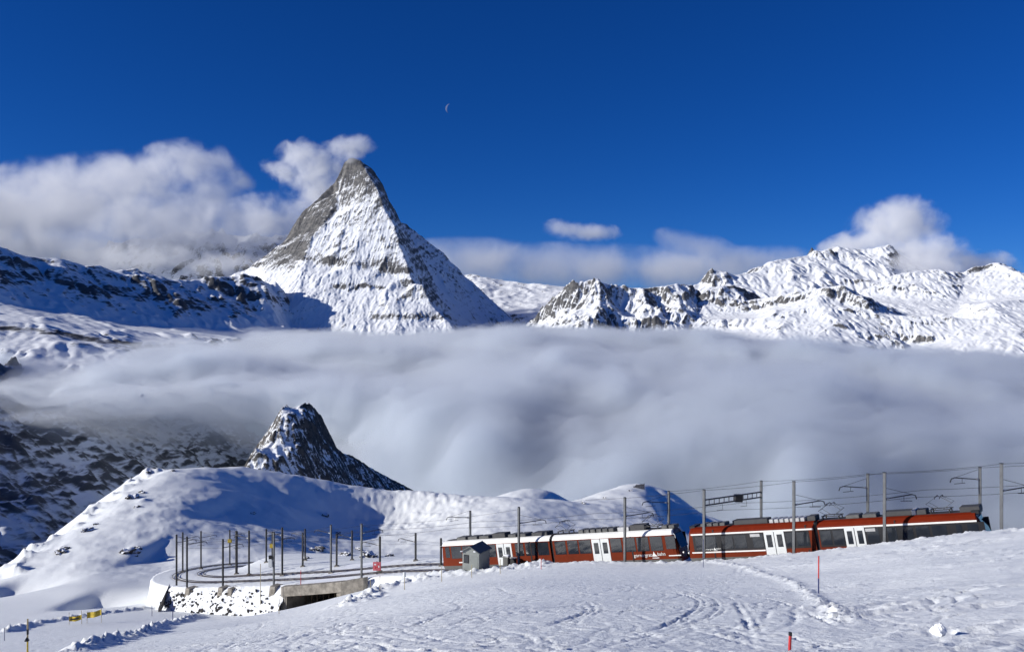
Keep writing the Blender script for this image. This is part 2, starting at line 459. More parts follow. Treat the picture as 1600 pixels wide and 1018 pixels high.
# ---- right range: rocky wall of ribs, left part
pk = []
sk = [A(*p) for p in ((790, 545, 7500), (820, 515, 7600), (848, 485, 7680), (872, 462, 7650), (900, 443, 7600), (927, 436, 7600), (936, 438, 7600), (955, 446, 7650), (1000, 449, 7700), (1030, 447, 7750), (1060, 445, 7800), (1084, 443, 7850), (1100, 470, 7800))]
a1 = [sk[6]] + [A(*p) for p in ((940, 470, 7300), (930, 495, 7000), (920, 530, 6700))]
a2 = [sk[8]] + [A(*p) for p in ((1010, 475, 7400), (1002, 505, 7100), (1000, 540, 6800))]
a3 = [sk[11]] + [A(*p) for p in ((1066, 470, 7500), (1050, 505, 7100), (1040, 545, 6800))]
for p in ((905, 480, 7350), (965, 490, 7450), (1030, 495, 7500), (880, 520, 6900), (960, 525, 7000), (1020, 530, 7050), (850, 570, 6700), (780, 600, 6900), (920, 590, 6300), (1040, 590, 6400), (1120, 560, 6700), (1110, 510, 7300), (790, 560, 8300), (850, 510, 8500), (950, 500, 8800), (1100, 500, 8800)): A(*p)
mountain('mountain', 'rocky wall of steep ribs and snow gullies right of the glacier saddle', pk, [sk, a1, a2, a3], 9.0, M_FAR, amp_r=30, fr=380, amp_f=11, ff=60, lf=24, amp_n=6, amp_s=18, rock=(0.85, 1.6), seed=51, ero=2)

# ---- right range: near white massif
pk = []
sk = [A(*p) for p in ((1340, 462, 8100), (1358, 449, 8200), (1392, 431, 8300), (1430, 422, 8350), (1470, 421, 8400), (1508, 429, 8450), (1522, 415, 8500), (1545, 419, 8500), (1557, 410, 8550), (1572, 430, 8600), (1600, 436, 8600), (1660, 430, 8600))]
p1 = [A(*p) for p in ((1130, 520, 6900), (1180, 497, 7000), (1230, 480, 7050), (1280, 462, 7100), (1315, 444, 7150), (1340, 463, 7000), (1365, 490, 6800), (1400, 520, 6500), (1420, 560, 6200))]
p2 = [A(*p) for p in ((1660, 455, 7300), (1600, 468, 7100), (1550, 474, 6900), (1530, 500, 6600), (1490, 528, 6300), (1440, 562, 6000))]
p0 = [A(*p) for p in ((1085, 470, 7700), (1120, 446, 7750), (1150, 444, 7800), (1165, 470, 7600), (1175, 490, 7400))]
for p in ((1380, 480, 7500), (1440, 470, 7700), (1500, 475, 7600), (1440, 500, 7100), (1480, 500, 7000), (1410, 545, 6400)): A(*p)
for p in ((1080, 500, 7300), (1060, 560, 6500), (1100, 548, 6300), (1180, 555, 6000), (1260, 560, 5900), (1330, 560, 5900), (1300, 510, 6500), (1220, 520, 6500), (1480, 585, 5600), (1560, 560, 5700), (1600, 530, 6000), (1660, 560, 5700), (1580, 500, 6500)): A(*p)
for p in ((1060, 640, 5200), (1300, 640, 5000), (1660, 640, 4900), (1085, 500, 8600), (1250, 500, 8300), (1360, 500, 9300), (1500, 500, 9500), (1660, 500, 9500)): A(*p)
mountain('mountain', 'broad sunlit white massif with rocky spurs at the far right', pk, [sk, p0, p1, p2], 9.5, M_FAR, amp_r=30, fr=420, amp_f=5, ff=60, lf=18, amp_n=6, amp_s=13, rock=(0.66, 1.25), seed=61, ero=3)

# ---- shaded valley wall under the cloud, lower left
pk = []
sk = [A(p[0], p[1], p[2] * 1.35) for p in ((-150, 520, 2500), (0, 575, 2700), (150, 615, 2950), (300, 640, 3200), (450, 690, 3500), (800, 700, 4200))]
for p in ((-150, 780, 1750), (0, 790, 1900), (100, 785, 2100), (200, 770, 2300), (300, 760, 2600), (450, 765, 3000), (800, 770, 3600)): A(p[0], p[1], p[2] * 1.35)
for p in ((-150, 980, 1300), (0, 960, 1450), (100, 930, 1650), (250, 900, 1900), (450, 860, 2400), (800, 850, 3000)): A(p[0], p[1], p[2] * 1.35)
def vw(X, Y, Z, r):
    s = np.sin(Z / 16 + X / 260 + 2.2 * fbm(X / 300, Z / 160, 3, seed=9))
    return r + 0.16 * s
mountain('mountain', 'shaded valley wall of dark strata and snow under the cloud', pk, [sk], 8.0, mountain_mat('shaded_cliff_rock', (0.085, 0.087, 0.09, 1), (0.16, 0.158, 0.155, 1), 0.008, nw=1.0, thr=0.44, soft=0.22, stretch=(0.4, 0.4, 2.2)), amp_r=60, fr=380, amp_f=10, ff=40, lf=20, amp_n=12, rock=(0.5, 1.1), seed=71, rockfn=vw)

# ------------------------------------------------------------------ railway line (rail level)
_i0, _ki = 0.00909, 5.4e-6
def line_pt(px):
    y = 1 / (_i0 + (px - 700) * _ki)
    return np.array([(px - 800) / F * y, y])
_a, _b = line_pt(700), line_pt(1540)
DIR2 = (_b - _a) / np.linalg.norm(_b - _a)          # along the train, to the right and uphill
NRM2 = np.array([-DIR2[1], DIR2[0]])                # away from the camera
if NRM2[1] < 0: NRM2 = -NRM2
ZA, ZB = -29.7, -18.5
GRADE = (ZB - ZA) / np.linalg.norm(_b - _a)
def line_z(p): return ZA + GRADE * float(np.dot(np.asarray(p)[:2] - _a, DIR2))
_far = _a + DIR2 * 110
ctl = [tuple(_far) + (line_z(_far),), tuple(_b) + (ZB,), tuple(_a) + (ZA,)]
q = _a - DIR2 * 10; ctl.append(tuple(q) + (line_z(q),))
ctl += [(-27.7, 122.5, -34.2), (-39.0, 128.5, -36.3), (-49.5, 135.5, -38.5), (-57.5, 146, -40.8), (-61.5, 159, -43.2), (-60.5, 173, -45.8), (-55.5, 185, -48.3), (-46.5, 194.5, -50.6), (-34, 202, -52.6), (-17.4, 210, -55.2), (0, 217, -58), (25, 226, -62), (60, 236, -67)]
C = np.array(ctl)
def catmull(Pn, n=24):
    Q = np.vstack([2 * Pn[0] - Pn[1], Pn, 2 * Pn[-1] - Pn[-2]])
    out = []
    for k in range(1, len(Q) - 2):
        t = np.linspace(0, 1, n, endpoint=False)[:, None]
        p0, p1, p2, p3 = Q[k - 1], Q[k], Q[k + 1], Q[k + 2]
        d1 = np.linalg.norm(p1 - p0) ** .5; d2 = np.linalg.norm(p2 - p1) ** .5; d3 = np.linalg.norm(p3 - p2) ** .5
        m1 = (p2 - p1) + d2 * ((p1 - p0) / d1 - (p2 - p0) / (d1 + d2))
        m2 = (p2 - p1) + d2 * ((p3 - p2) / d3 - (p3 - p1) / (d2 + d3))
        out.append((2 * t**3 - 3 * t**2 + 1) * p1 + (t**3 - 2 * t**2 + t) * m1 + (-2 * t**3 + 3 * t**2) * p2 + (t**3 - t**2) * m2)
    out.append(Q[-2][None])
    return np.vstack(out)
TRK = catmull(C, 30)
_seg = np.r_[0, np.cumsum(np.linalg.norm(np.diff(TRK[:, :2], axis=0), axis=1))]
_n = int(_seg[-1])
_s = np.linspace(0, _seg[-1], _n)
TRK = np.stack([np.interp(_s, _seg, TRK[:, k]) for k in range(3)], 1)       # one sample a metre, from the right end
_t = np.gradient(TRK[:, :2], axis=0); _t /= np.linalg.norm(_t, axis=1)[:, None]
TNRM = np.stack([_t[:, 1], -_t[:, 0]], 1)          # left-to-right walk turned: points to the inside of the bend (away from the camera on the near leg)

def track_field(X, Y):
    """signed distance from the near track (positive inside the bend), its rail level and the position along it"""
    sh = X.shape; x = X.ravel(); y = Y.ravel()
    D = np.empty(len(x)); Zt = np.empty(len(x)); S = np.empty(len(x))
    for a in range(0, len(x), 20000):
        dx = x[a:a + 20000, None] - TRK[None, :, 0]; dy = y[a:a + 20000, None] - TRK[None, :, 1]
        k = np.argmin(dx * dx + dy * dy, 1)
        r = np.arange(len(k))
        D[a:a + 20000] = dx[r, k] * TNRM[k, 0] + dy[r, k] * TNRM[k, 1]
        al = dx[r, k] * _t[k, 0] + dy[r, k] * _t[k, 1]
        S[a:a + 20000] = k + al
        dist = np.sqrt((dx * dx + dy * dy)[r, k])
        D[a:a + 20000] = np.where(np.abs(D[a:a + 20000]) < dist * 0.7, np.sign(D[a:a + 20000] + 1e-9) * dist, D[a:a + 20000])
        Zt[a:a + 20000] = np.interp(k + al, np.arange(len(TRK)), TRK[:, 2])
    return D.reshape(sh), Zt.reshape(sh), S.reshape(sh)

# ------------------------------------------------------------------ ground surfaces from survey points
class TPS:
    def __init__(self, pts, lam=0.0, sc=60.0):
        p = np.array(pts, float); self.sc = sc; self.c = p[:, :2] / sc
        n = len(p); d = np.linalg.norm(self.c[:, None] - self.c[None], axis=2)
        K = np.where(d > 0, d * d * np.log(d + 1e-12), 0) + lam * np.eye(n)
        Q = np.c_[np.ones(n), self.c]
        Am = np.block([[K, Q], [Q.T, np.zeros((3, 3))]])
        self.w = np.linalg.solve(Am, np.r_[p[:, 2], 0, 0, 0])
    def __call__(self, X, Y):
        sh = np.shape(X); x = np.ravel(X) / self.sc; y = np.ravel(Y) / self.sc
        o = self.w[-3] + self.w[-2] * x + self.w[-1] * y
        for k in range(len(self.c)):
            r2 = (x - self.c[k, 0]) ** 2 + (y - self.c[k, 1]) ** 2
            o += self.w[k] * 0.5 * r2 * np.log(r2 + 1e-12)
        return o.reshape(sh)

S1P = [P(*p) for p in (
    (800, 1018, 16), (800, 960, 27.5), (800, 920, 52), (800, 902, 78), (800, 889, 94),
    (1000, 1018, 16), (1000, 950, 30), (1000, 906, 60), (1000, 889, 76), (1000, 880, 87), (900, 879, 91),
    (1240, 1018, 16.5), (1279, 928, 42), (1250, 893, 60), (1250, 865, 78), (1130, 876, 82),
    (1400, 1018, 15), (1400, 940, 28), (1400, 882, 52), (1400, 848, 71), (1480, 838, 68),
    (1600, 1018, 13.5), (1600, 930, 25), (1600, 872, 46), (1600, 831, 63), (1750, 1018, 13), (1750, 905, 27), (1750, 832, 57),
    (640, 1018, 17), (640, 960, 32), (640, 926, 64), (640, 905, 100), (720, 893, 100),
    (500, 1018, 19), (500, 974, 48), (465, 959, 112), (515, 945, 110), (555, 926, 105), (465, 967, 80), (520, 956, 80), (580, 939, 80), (350, 973, 85), (420, 970, 85),
    (350, 1018, 24), (350, 987, 55), (350, 964, 119), (410, 962, 115),
    (215, 1018, 38), (235, 992, 72), (260, 962, 120),
    (43, 1018, 52), (0, 1003, 78), (100, 987, 92), (130, 975, 106), (0, 972, 122), (200, 955, 128),
    (-150, 1018, 75), (-150, 970, 135), (-150, 930, 170), (60, 947, 145))]
S1P += [(0, 0, -1.7), (-25, -5, -1.5), (30, -5, -1.0), (0, -30, 7), (-60, 20, -9), (60, 15, -4.5)]
S1P += [P(*p) for p in ((130, 917, 158), (190, 907, 166), (245, 922, 160), (80, 935, 152), (300, 925, 160), (0, 905, 186))]
S2P = [P(*p) for p in (
    (0, 905, 186), (80, 935, 152), (130, 922, 158), (190, 915, 166), (245, 925, 165), (-80, 925, 175),
    (0, 896, 192), (60, 856, 214), (120, 815, 240), (160, 784, 260), (200, 756, 283), (225, 739, 298), (300, 731, 318), (380, 727, 330), (440, 737, 335), (490, 746, 342), (560, 757, 350), (650, 766, 352), (720, 772, 342), (800, 781, 330),
    (80, 885, 190), (150, 850, 205), (130, 880, 186), (200, 830, 214), (200, 790, 240), (255, 760, 264), (300, 790, 250), (250, 875, 194), (340, 855, 210), (350, 800, 252), (400, 768, 302), (390, 825, 238), (330, 825, 228),
    (440, 790, 284), (425, 850, 222), (520, 790, 322), (540, 842, 280), (600, 866, 250), (650, 838, 284), (620, 805, 330), (580, 825, 310), (690, 798, 326), (740, 802, 312), (700, 838, 275), (770, 815, 285), (480, 862, 222), (520, 868, 232),
    (1000, 759, 420), (940, 770, 400), (880, 786, 375), (1060, 772, 415), (1100, 800, 400), (1140, 815, 390), (900, 818, 300), (1000, 815, 315), (1060, 830, 300), (830, 800, 310),
    (1150, 850, 330), (1250, 880, 300), (1400, 900, 260), (1300, 900, 180), (1600, 900, 130), (1750, 900, 120), (1100, 880, 180), (900, 880, 190),
    (830, 764, 600), (760, 790, 560), (900, 790, 590), (830, 800, 500), (-150, 905, 215))]
S2P += [tuple(TRK[k]) for k in range(0, len(TRK), 9)]
for (px, py, d) in ((-80, 930, 195), (0, 896, 192), (60, 856, 214), (120, 815, 240), (160, 784, 260), (200, 756, 283), (225, 739, 298), (300, 731, 318), (380, 727, 330), (490, 746, 342), (600, 762, 352), (720, 772, 342), (1000, 759, 420), (1100, 800, 400)):
    x, y, z = P(px, py, d)
    dx, dy = (-0.75, 0.66) if px < 226 else (0.0, 1.0)
    S2P.append((x + dx * 30, y + dy * 30, z - 14)); S2P.append((x + dx * 110, y + dy * 110, z - 85))
S2P += [(-150, 450, -190), (0, 480, -140), (200, 480, -150), (260, 300, -110), (120, 130, -35), (150, 80, -20), (-330, 300, -230), (-260, 200, -140), (-200, 700, -280), (100, 750, -250), (400, 700, -260)]
S1 = TPS(S1P, 0.002); S2 = TPS(S2P, 0.004)

def sstep(a, b, x):
    t = np.clip((x - a) / (b - a), 0, 1)
    return t * t * (3 - 2 * t)

S_WALL0 = None
def s_at_px(px):
    k = np.argmin(np.abs(TRK[:200, 0] / TRK[:200, 1] * F + 800 - px)); return float(k)
SW_R, SW_L = s_at_px(585), s_at_px(283) + 14
S_END = len(TRK)

def ground(X, Y, fine=True):
    X = np.asarray(X, float); Y = np.asarray(Y, float)
    a = S1(X, Y); b = S2(X, Y)
    near = (Y > 40) & (Y < 330)
    D = np.full(X.shape, -999.0); Zt = np.zeros(X.shape); S = np.zeros(X.shape)
    if near.any():
        d, zt, s = track_field(X[near][None], Y[near][None]); D[near] = d[0]; Zt[near] = zt[0]; S[near] = s[0]
    # which side: camera side of the near leg uses S1, everything else S2
    w2 = np.where(near, sstep(-3, 3, D), (Y >= 330) * 1.0)
    # left of the loop both surfaces run together
    outer = near & (D < 0) & (S > SW_L - 6)
    lft = sstep(0, 22, S - (SW_L - 6)) * outer
    far_out = sstep(148, 190, Y) * (D < 0)
    w2 = np.maximum(w2, np.maximum(lft, far_out * near))
    z = a * (1 - w2) + b * w2
    # snow banks ploughed up beside the train
    bank = np.exp(-((D + 5.2) / 1.6) ** 2) * near * (S < SW_R + 2)
    lump = fbm(X / 1.3, Y / 1.3, 4, 0.6, seed=3)
    rough = sstep(690, 640, X / Y * F + 800) * 0 + 1
    z = z + bank * (0.02 + 0.3 * np.abs(lump))
    # the bed of the two tracks
    inner = np.where(S > SW_L + 10, 8.0, 8.0)
    bed = sstep(-4.4, -2.6, D) * (1 - sstep(inner, inner + 9, D)) * near
    wallz = (S > SW_R) & (S < SW_L + 2)
    bed = np.where(near & wallz, sstep(-4.6, -3.9, D) * (1 - sstep(8, 17, D)), bed)
    z = z * (1 - bed) + (Zt - 0.12) * bed
    # ruts along the rails
    if fine:
        for c in (-0.5, 0.5, 3.6, 4.6):
            z = z - 0.10 * bed * np.exp(-((D - c) / 0.16) ** 2)
        z = z + bed * 0.05 * fbm(X / 0.8, Y / 0.8, 3, seed=5)
    return z, D, S, bed

def gz(x, y): return float(ground(np.array([[x]]), np.array([[y]]), False)[0][0, 0])

def hit(px, py, d0=8, d1=400):
    """the ground point seen at a pixel"""
    d = np.concatenate([np.arange(d0, 130, 0.25), np.arange(130, d1, 1.0)])
    X = (px - 800) / F * d; Z = (HOR - py) / F * d
    g = ground(X[None], d[None], False)[0][0]
    k = np.argmax(g > Z)
    if k == 0: k = len(d) - 1
    return float(X[k]), float(d[k]), float(g[k])

# ---- ski tracks and traces drawn into a fine relief map
RX0, RX1, RY0, RY1, RC = -46.0, 46.0, 9.0, 112.0, 0.08
relief = np.zeros((int((RY1 - RY0) / RC), int((RX1 - RX0) / RC)))
def stamp(path, width, depth, rim=0.5):
    """press a groove with raised rims along a world path"""
    p = np.asarray(path); seg = np.r_[0, np.cumsum(np.linalg.norm(np.diff(p, axis=0), axis=1))]
    s = np.arange(0, seg[-1], RC * 0.7)
    x = np.interp(s, seg, p[:, 0]); y = np.interp(s, seg, p[:, 1])
    tx = np.gradient(x); ty = np.gradient(y); m = np.hypot(tx, ty) + 1e-9; nx, ny = -ty / m, tx / m
    fade = np.clip(np.minimum(s, seg[-1] - s) / 3, 0, 1)
    brk = np.clip(0.75 + 1.6 * fbm(s / 2.5, s * 0 + p[0, 0], 3, seed=2), 0.1, 1.3)
    for o in np.arange(-width * 1.6, width * 1.6 + 1e-6, RC * 0.7):
        u = abs(o) / width
        h = -depth if u < 0.6 else (depth * rim * max(0, 1 - abs(u - 1.0) / 0.6))
        if h == 0: continue
        i = ((y + ny * o - RY0) / RC).astype(int); j = ((x + nx * o - RX0) / RC).astype(int)
        ok = (i >= 0) & (i < relief.shape[0]) & (j >= 0) & (j < relief.shape[1])
        v = h * fade * brk
        ii, jj, vv = i[ok], j[ok], v[ok]
        if h < 0: relief[ii, jj] = np.minimum(relief[ii, jj], vv)
        else: relief[ii, jj] = np.where(relief[ii, jj] >= 0, np.maximum(relief[ii, jj], vv), relief[ii, jj])
rs = np.random.RandomState(12)
def skitrack(x, y, head, length, amp, wl, pair=True, width=0.09, depth=0.05):
    s = np.arange(0, length, 0.25)
    h = head + amp * np.sin(s / wl * 2 * np.pi + rs.rand() * 6)
    px_ = x + np.cumsum(np.cos(h)) * 0.25; py_ = y + np.cumsum(np.sin(h)) * 0.25
    pth = np.stack([px_, py_], 1)
    stamp(pth, width, depth, 0.9)
    if pair:
        nx, ny = -np.sin(h), np.cos(h)
        g = 0.28 + 0.5 * np.abs(np.sin(s / wl * np.pi))
        stamp(pth + np.stack([nx * g, ny * g], 1), width, depth * 0.9, 0.9)
for k in range(330):
    y = 12 + 70 * rs.rand() ** 1.5; x = (rs.rand() * 1.15 - 0.62) * (y + 4)
    if x > 4 + 0.28 * y: continue
    skitrack(x, y, math.radians(rs.choice([155, 120, 170, 100, 60]) + rs.randn() * 16), 8 + 26 * rs.rand(), 0.35 + 0.65 * rs.rand(), 11 + 14 * rs.rand(), rs.rand() < 0.7, 0.045 + 0.04 * rs.rand(), 0.022 + 0.04 * rs.rand())
for k in range(1300):   # short scrapes and edge marks
    y = 11 + 60 * rs.rand() ** 1.7; x = (rs.rand() * 1.1 - 0.62) * (y + 4)
    if x > 5 + 0.3 * y: continue
    skitrack(x, y, math.radians(rs.choice([150, 20, 175, 100]) + rs.randn() * 20), 0.7 + 2.8 * rs.rand(), 0.5, 9, False, 0.06 + 0.08 * rs.rand(), 0.015 + 0.03 * rs.rand())
# the large turns that the photograph shows
def pxpath(pts, n=60):
    w = np.array([hit(*p)[:2] for p in pts])
    z0 = np.c_[w, np.zeros(len(w))]
    return catmull(z0, max(4, n // len(w)))[:, :2]
for pts in (
    [(878, 939), (905, 938), (925, 944), (930, 952), (915, 960), (890, 966), (845, 985)],
    [(905, 946), (918, 951), (912, 958), (880, 968), (820, 988)],
    [(1040, 921), (1080, 931), (1092, 942), (1080, 957), (1040, 976), (985, 992), (900, 1006)],
    [(1050, 919), (1102, 930), (1122, 945), (1108, 962), (1060, 978), (1000, 997), (940, 1008)],
    [(1060, 917), (1130, 930), (1156, 952), (1172, 985), (1180, 1010)],
    [(1140, 925), (1200, 935), (1250, 952), (1300, 975), (1340, 990)],
    [(700, 938), (718, 944), (705, 955), (660, 972), (600, 990)],
    [(1170, 985), (1140, 1000), (1100, 1012)],
    [(340, 985), (380, 972), (410, 973), (395, 985), (350, 995)],
    [(900, 983), (960, 985), (1010, 990), (1060, 1006)],
    [(1180, 1003), (1260, 1000), (1340, 1008), (1420, 1014)]):
    w = pxpath(pts)
    stamp(w, 0.08, 0.06, 1.0); stamp(w + np.array([0.30, 0.10]), 0.07, 0.05, 1.0)

def ridge_along(X, Y, path, width, height, lumps, seed):
    """a berm of pushed-up snow along a world path"""
    z = np.zeros(X.shape)
    p = np.asarray(path)
    lo = p.min(0) - 4 * width; hi = p.max(0) + 4 * width
    m = (X > lo[0]) & (X < hi[0]) & (Y > lo[1]) & (Y < hi[1])
    if not m.any(): return z
    x = X[m]; y = Y[m]; d = np.full(x.shape, 1e9); al = np.zeros(x.shape); run = 0.0
    for k in range(len(p) - 1):
        ax, ay = p[k]; bx_, by_ = p[k + 1]; vx, vy = bx_ - ax, by_ - ay; L2 = vx * vx + vy * vy + 1e-9
        t = np.clip(((x - ax) * vx + (y - ay) * vy) / L2, 0, 1)
        dd = np.hypot(x - ax - t * vx, y - ay - t * vy)
        b = dd < d; d = np.where(b, dd, d); al = np.where(b, run + t * math.sqrt(L2), al); run += math.sqrt(L2)
    end = np.clip(np.minimum(al, run - al) / 3, 0, 1)
    l = fbm(x / (width * 2.2), y / (width * 2.2), 3, 0.6, seed=seed) + 0.9 * fbm(x / (width * 0.55), y / (width * 0.55), 3, 0.6, seed=seed + 1)
    z[m] = np.exp(-(d / width) ** 2) * end * height * (0.75 + lumps * l)
    return z
BERMS = [  # path in pixels, width, height, lumps
    ([(1085, 873), (1170, 887), (1225, 905), (1262, 925), (1290, 948), (1322, 968), (1350, 978)], 0.40, 0.12, 1.2),
    ([(318, 960), (290, 968), (240, 984), (190, 999), (150, 1010), (100, 1022)], 0.8, 0.55, 0.9),
    ([(0, 990), (60, 974), (120, 964), (190, 955), (250, 948)], 0.8, 0.6, 0.8),
    ([(640, 905), (720, 897), (790, 890), (850, 879), (920, 874)], 1.3, 0.35, 1.3),
    ([(540, 948), (580, 925), (640, 908), (700, 900)], 1.6, 0.5, 1.2)]
BERMS = [([hit(*p)[:2] for p in pts], w, h, l) for pts, w, h, l in BERMS]

_ys = [8.0]
while _ys[-1] < 760: _ys.append(_ys[-1] + max(0.10, _ys[-1] * 0.0054))
GY = np.array(_ys)
GS = np.linspace(-0.75, 0.75, 880)
XX = GS[None, :] * (GY[:, None] + 22); YY = np.repeat(GY[:, None], len(GS), 1)
ZZ, DD, SS, BED = ground(XX, YY)
for k, (pth, w, h, l) in enumerate(BERMS): ZZ += ridge_along(XX, YY, pth, w, h, l, 20 + k)
inr = (XX > RX0) & (XX < RX1 - 0.2) & (YY > RY0) & (YY < RY1 - 0.2)
ZZ += np.where(inr, bil(relief, (YY - RY0) / RC, (XX - RX0) / RC), 0) * (1 - BED) * np.clip((100 - YY) / 25, 0, 1)
# wind crust: strong on the untouched slope at the right, faint on the piste
pxx = XX / YY * F + 800
und = sstep(0.18, 0.42, XX / YY - np.interp(YY, [10, 40, 80], [0.22, 0.33, 0.18]) + 0.25)
camside = (DD < 0) | (YY < 40)
cr = ridged((XX * 0.75 + YY * 0.4) / 2.6, (YY * 0.9 - XX * 0.3) / 0.9, 4, 0.55, seed=6) - 0.7
patch = sstep(-0.15, 0.35, fbm(XX / 9, YY / 6, 3, seed=27))
ZZ += np.where(camside, und * (0.015 + 0.10 * patch) * cr, 0)
ZZ += np.where(camside & (YY < 140), 0.22 * fbm(XX / 11, YY / 8, 3, seed=28) * und, 0)
ZZ += np.where(camside & (YY < 140), 0.03 * fbm(XX / 3.3, YY / 2.2, 3, seed=7) + 0.018 * fbm(XX / 0.45, YY / 0.45, 2, seed=17), 0)
# rough lumps on the snow face between the piste and the line
lumpz = ((DD < -3.2) & (DD > -11) & (YY > 60) & (YY < 130) & (pxx < 860) & (pxx > 530))
ZZ += np.where(lumpz, 0.35 * np.abs(fbm(XX / 1.1, YY / 1.1, 4, 0.6, seed=9)) * sstep(-11, -8, DD), 0)
# mid ground relief
mid = sstep(150, 200, YY) * (1 - BED)
ZZ += mid * (1.6 * fbm(XX / 38, YY / 38, 4, seed=14) + 0.28 * fbm(XX / 7, YY / 7, 4, seed=15) + 0.13 * (ridged((XX + 0.4 * YY) / 6.0, (YY - 0.4 * XX) / 2.6, 4, seed=25) - 0.6) * sstep(-0.1, 0.3, fbm(XX / 40, YY / 40, 3, seed=29)))
mog = np.exp(-((pxx - 660) / 110) ** 2) * sstep(285, 315, YY) * (YY < 380)
ZZ += mog * 1.3 * np.abs(fbm(XX / 5, YY / 5, 3, seed=16))
edge = np.exp(-((pxx - np.interp(YY, [190, 215, 240, 260, 283, 298], [20, 70, 130, 170, 210, 235])) / 22) ** 2) * (YY > 185) * (YY < 330)
er = ridged(XX / 14, YY / 14, 4, seed=18)
ZZ += edge * (er - 0.6) * 2.2

def snow_mat(name='snow', bstr=0.7):
    t = NT(name)
    p = t.pos()
    at = t.n('ShaderNodeAttribute', attribute_name='rock').outputs['Fac']
    n1 = t.noise(p, 0.35, 6, 0.65)
    f = t.math('ADD', at, t.math('MULTIPLY', t.math('SUBTRACT', n1, 0.5), 0.9))
    f = t.maprange(f, 0.46, 0.56)
    rk = t.mix(t.noise(p, 0.8, 5, 0.6), (0.05, 0.048, 0.045, 1), (0.16, 0.145, 0.125, 1))
    sn = t.mix(t.noise(p, 0.12, 4, 0.6), (0.83, 0.865, 0.87, 1), (0.90, 0.915, 0.905, 1))
    nf = t.noise(p, 6.5, 5, 0.7)
    nm = t.noise(t.vmath('MULTIPLY', p, (1.0, 1.7, 1.0)), 1.6, 4, 0.6)
    h = t.math('ADD', t.math('MULTIPLY', nf, 0.055), t.math('MULTIPLY', nm, 0.06))
    t.principled(t.mix(f, sn, rk), 0.55, t.bump(h, bstr, 1.0), spec=0.25)
    return t.m
M_SNOW = snow_mat()
gy_, gx_ = np.gradient(blur(ZZ, 2)); dyy = np.gradient(YY, axis=0); dxx = np.gradient(XX, axis=1)
slope = np.hypot(gy_ / dyy, gx_ / dxx)
rockn = fbm(XX / 9, YY / 9, 4, 0.6, seed=19)
ROCK = np.where((YY > 165) & (BED < 0.1), np.clip((slope - 0.62) * 0.9, 0, 0.5) + np.clip(rockn - 0.42, 0, 1) * 1.1 * (edge > 0.25), 0)
# a few outcrops
for (px, py, r, v) in ((205, 862, 9, .9), (95, 862, 6, .7), (137, 830, 5, .7), (205, 775, 9, .5), (527, 832, 6, .7), (540, 867, 7, .9), (575, 870, 7, .95), (500, 858, 6, .8), (270, 735, 4, .6), (230, 738, 4, .7), (740, 782, 4, 0.6), (225, 780, 7, .8)):
    x, y, z = hit(px, py, 150, 420)
    w = np.exp(-(((XX - x) / (r * y / F)) ** 2 + ((YY - y) / (r * y / F * 2.0)) ** 2))
    ROCK = ROCK + v * w * (YY > 150) * (0.75 + 0.8 * rockn)
    ZZ += w * r * y / F * 0.5 * (YY > 150) * (0.7 + 1.2 * np.abs(rockn))
# hollows, steep on the sunward side, that fill with shadow
for (px, py, rx, ry, dep, st) in ((370, 800, 75, 16, 2.2, 0.30), (250, 862, 40, 11, 1.6, 0.3), (150, 938, 55, 6, 2.6, 0.35), (1080, 815, 60, 40, 12, 0.35), (20, 915, 60, 9, 3, 0.4)):
    x, y, z = hit(px, py, 120, 430)
    dx = (XX - x) / (rx * y / F); dx = np.where(dx < -0.25, (dx + 0.25) / st, np.clip(dx, 0, 9)); dyw = (YY - y) / ry
    ZZ -= dep * np.exp(-dx ** 2 - dyw ** 2) * (YY > 125) * (1 - BED)
V = np.stack([XX, YY, ZZ], -1).reshape(-1, 3)
_q = lambda px: float(np.argmin(np.abs(TRK[:180, 0] + TNRM[:180, 0] * -5 - (px - 800) / F * (TRK[:180, 1] + TNRM[:180, 1] * -5))))
fc, used = grid_faces(~((SS > _q(530)) & (SS < _q(452)) & (DD > -5.0) & (DD < 9.0) & (YY > 90) & (YY < 140)))
g = mesh_obj('ground', V[used], fc, M_SNOW, smooth=True)
set_attr(g, 'rock', ROCK.reshape(-1)[used])
tag(g, 'snow covered slope with ski tracks falling away to the railway', None, None, 'structure')

# ---- single rocks on the hill
def rock_mat():
    t = NT('rock_with_snow'); p = t.pos(); n = t.n('ShaderNodeNewGeometry').outputs['Normal']
    sx = t.n('ShaderNodeSeparateXYZ'); t.l(n, sx.inputs[0])
    f = t.maprange(t.math('ADD', sx.outputs[2], t.math('MULTIPLY', t.math('SUBTRACT', t.noise(p, 0.9, 5, 0.6), 0.5), 0.9)), 0.62, 0.75)
    rk = t.mix(t.noise(p, 1.5, 5, 0.6), (0.03, 0.03, 0.03, 1), (0.10, 0.09, 0.08, 1))
    t.principled(t.mix(f, rk, (0.85, 0.87, 0.9, 1)), 0.8, t.bump(t.noise(p, 2.0, 6, 0.65), 0.8, 0.3), spec=0.2)
    return t.m
M_ROCK = rock_mat()
rq = np.random.RandomState(3)
rprot = []
for k in range(5):
    bm = bmesh.new(); bmesh.ops.create_icosphere(bm, subdivisions=3, radius=1.0)
    for v in bm.verts:
        c = v.co
        nn = float(ridged(np.array([c.x * 0.9 + k * 3.1 + c.z * 0.5]), np.array([c.y * 0.9 + c.z * 0.8]), 4, seed=k)[0])
        v.co = c * (0.55 + 0.55 * nn)
    me = bpy.data.meshes.new('rock'); bm.to_mesh(me); bm.free(); me.materials.append(M_ROCK); rprot.append(me)
def zfinal(x, y):
    i = int(np.argmin(np.abs(GY - y))); j = int(np.argmin(np.abs(XX[i] - x))); return float(ZZ[i, j])
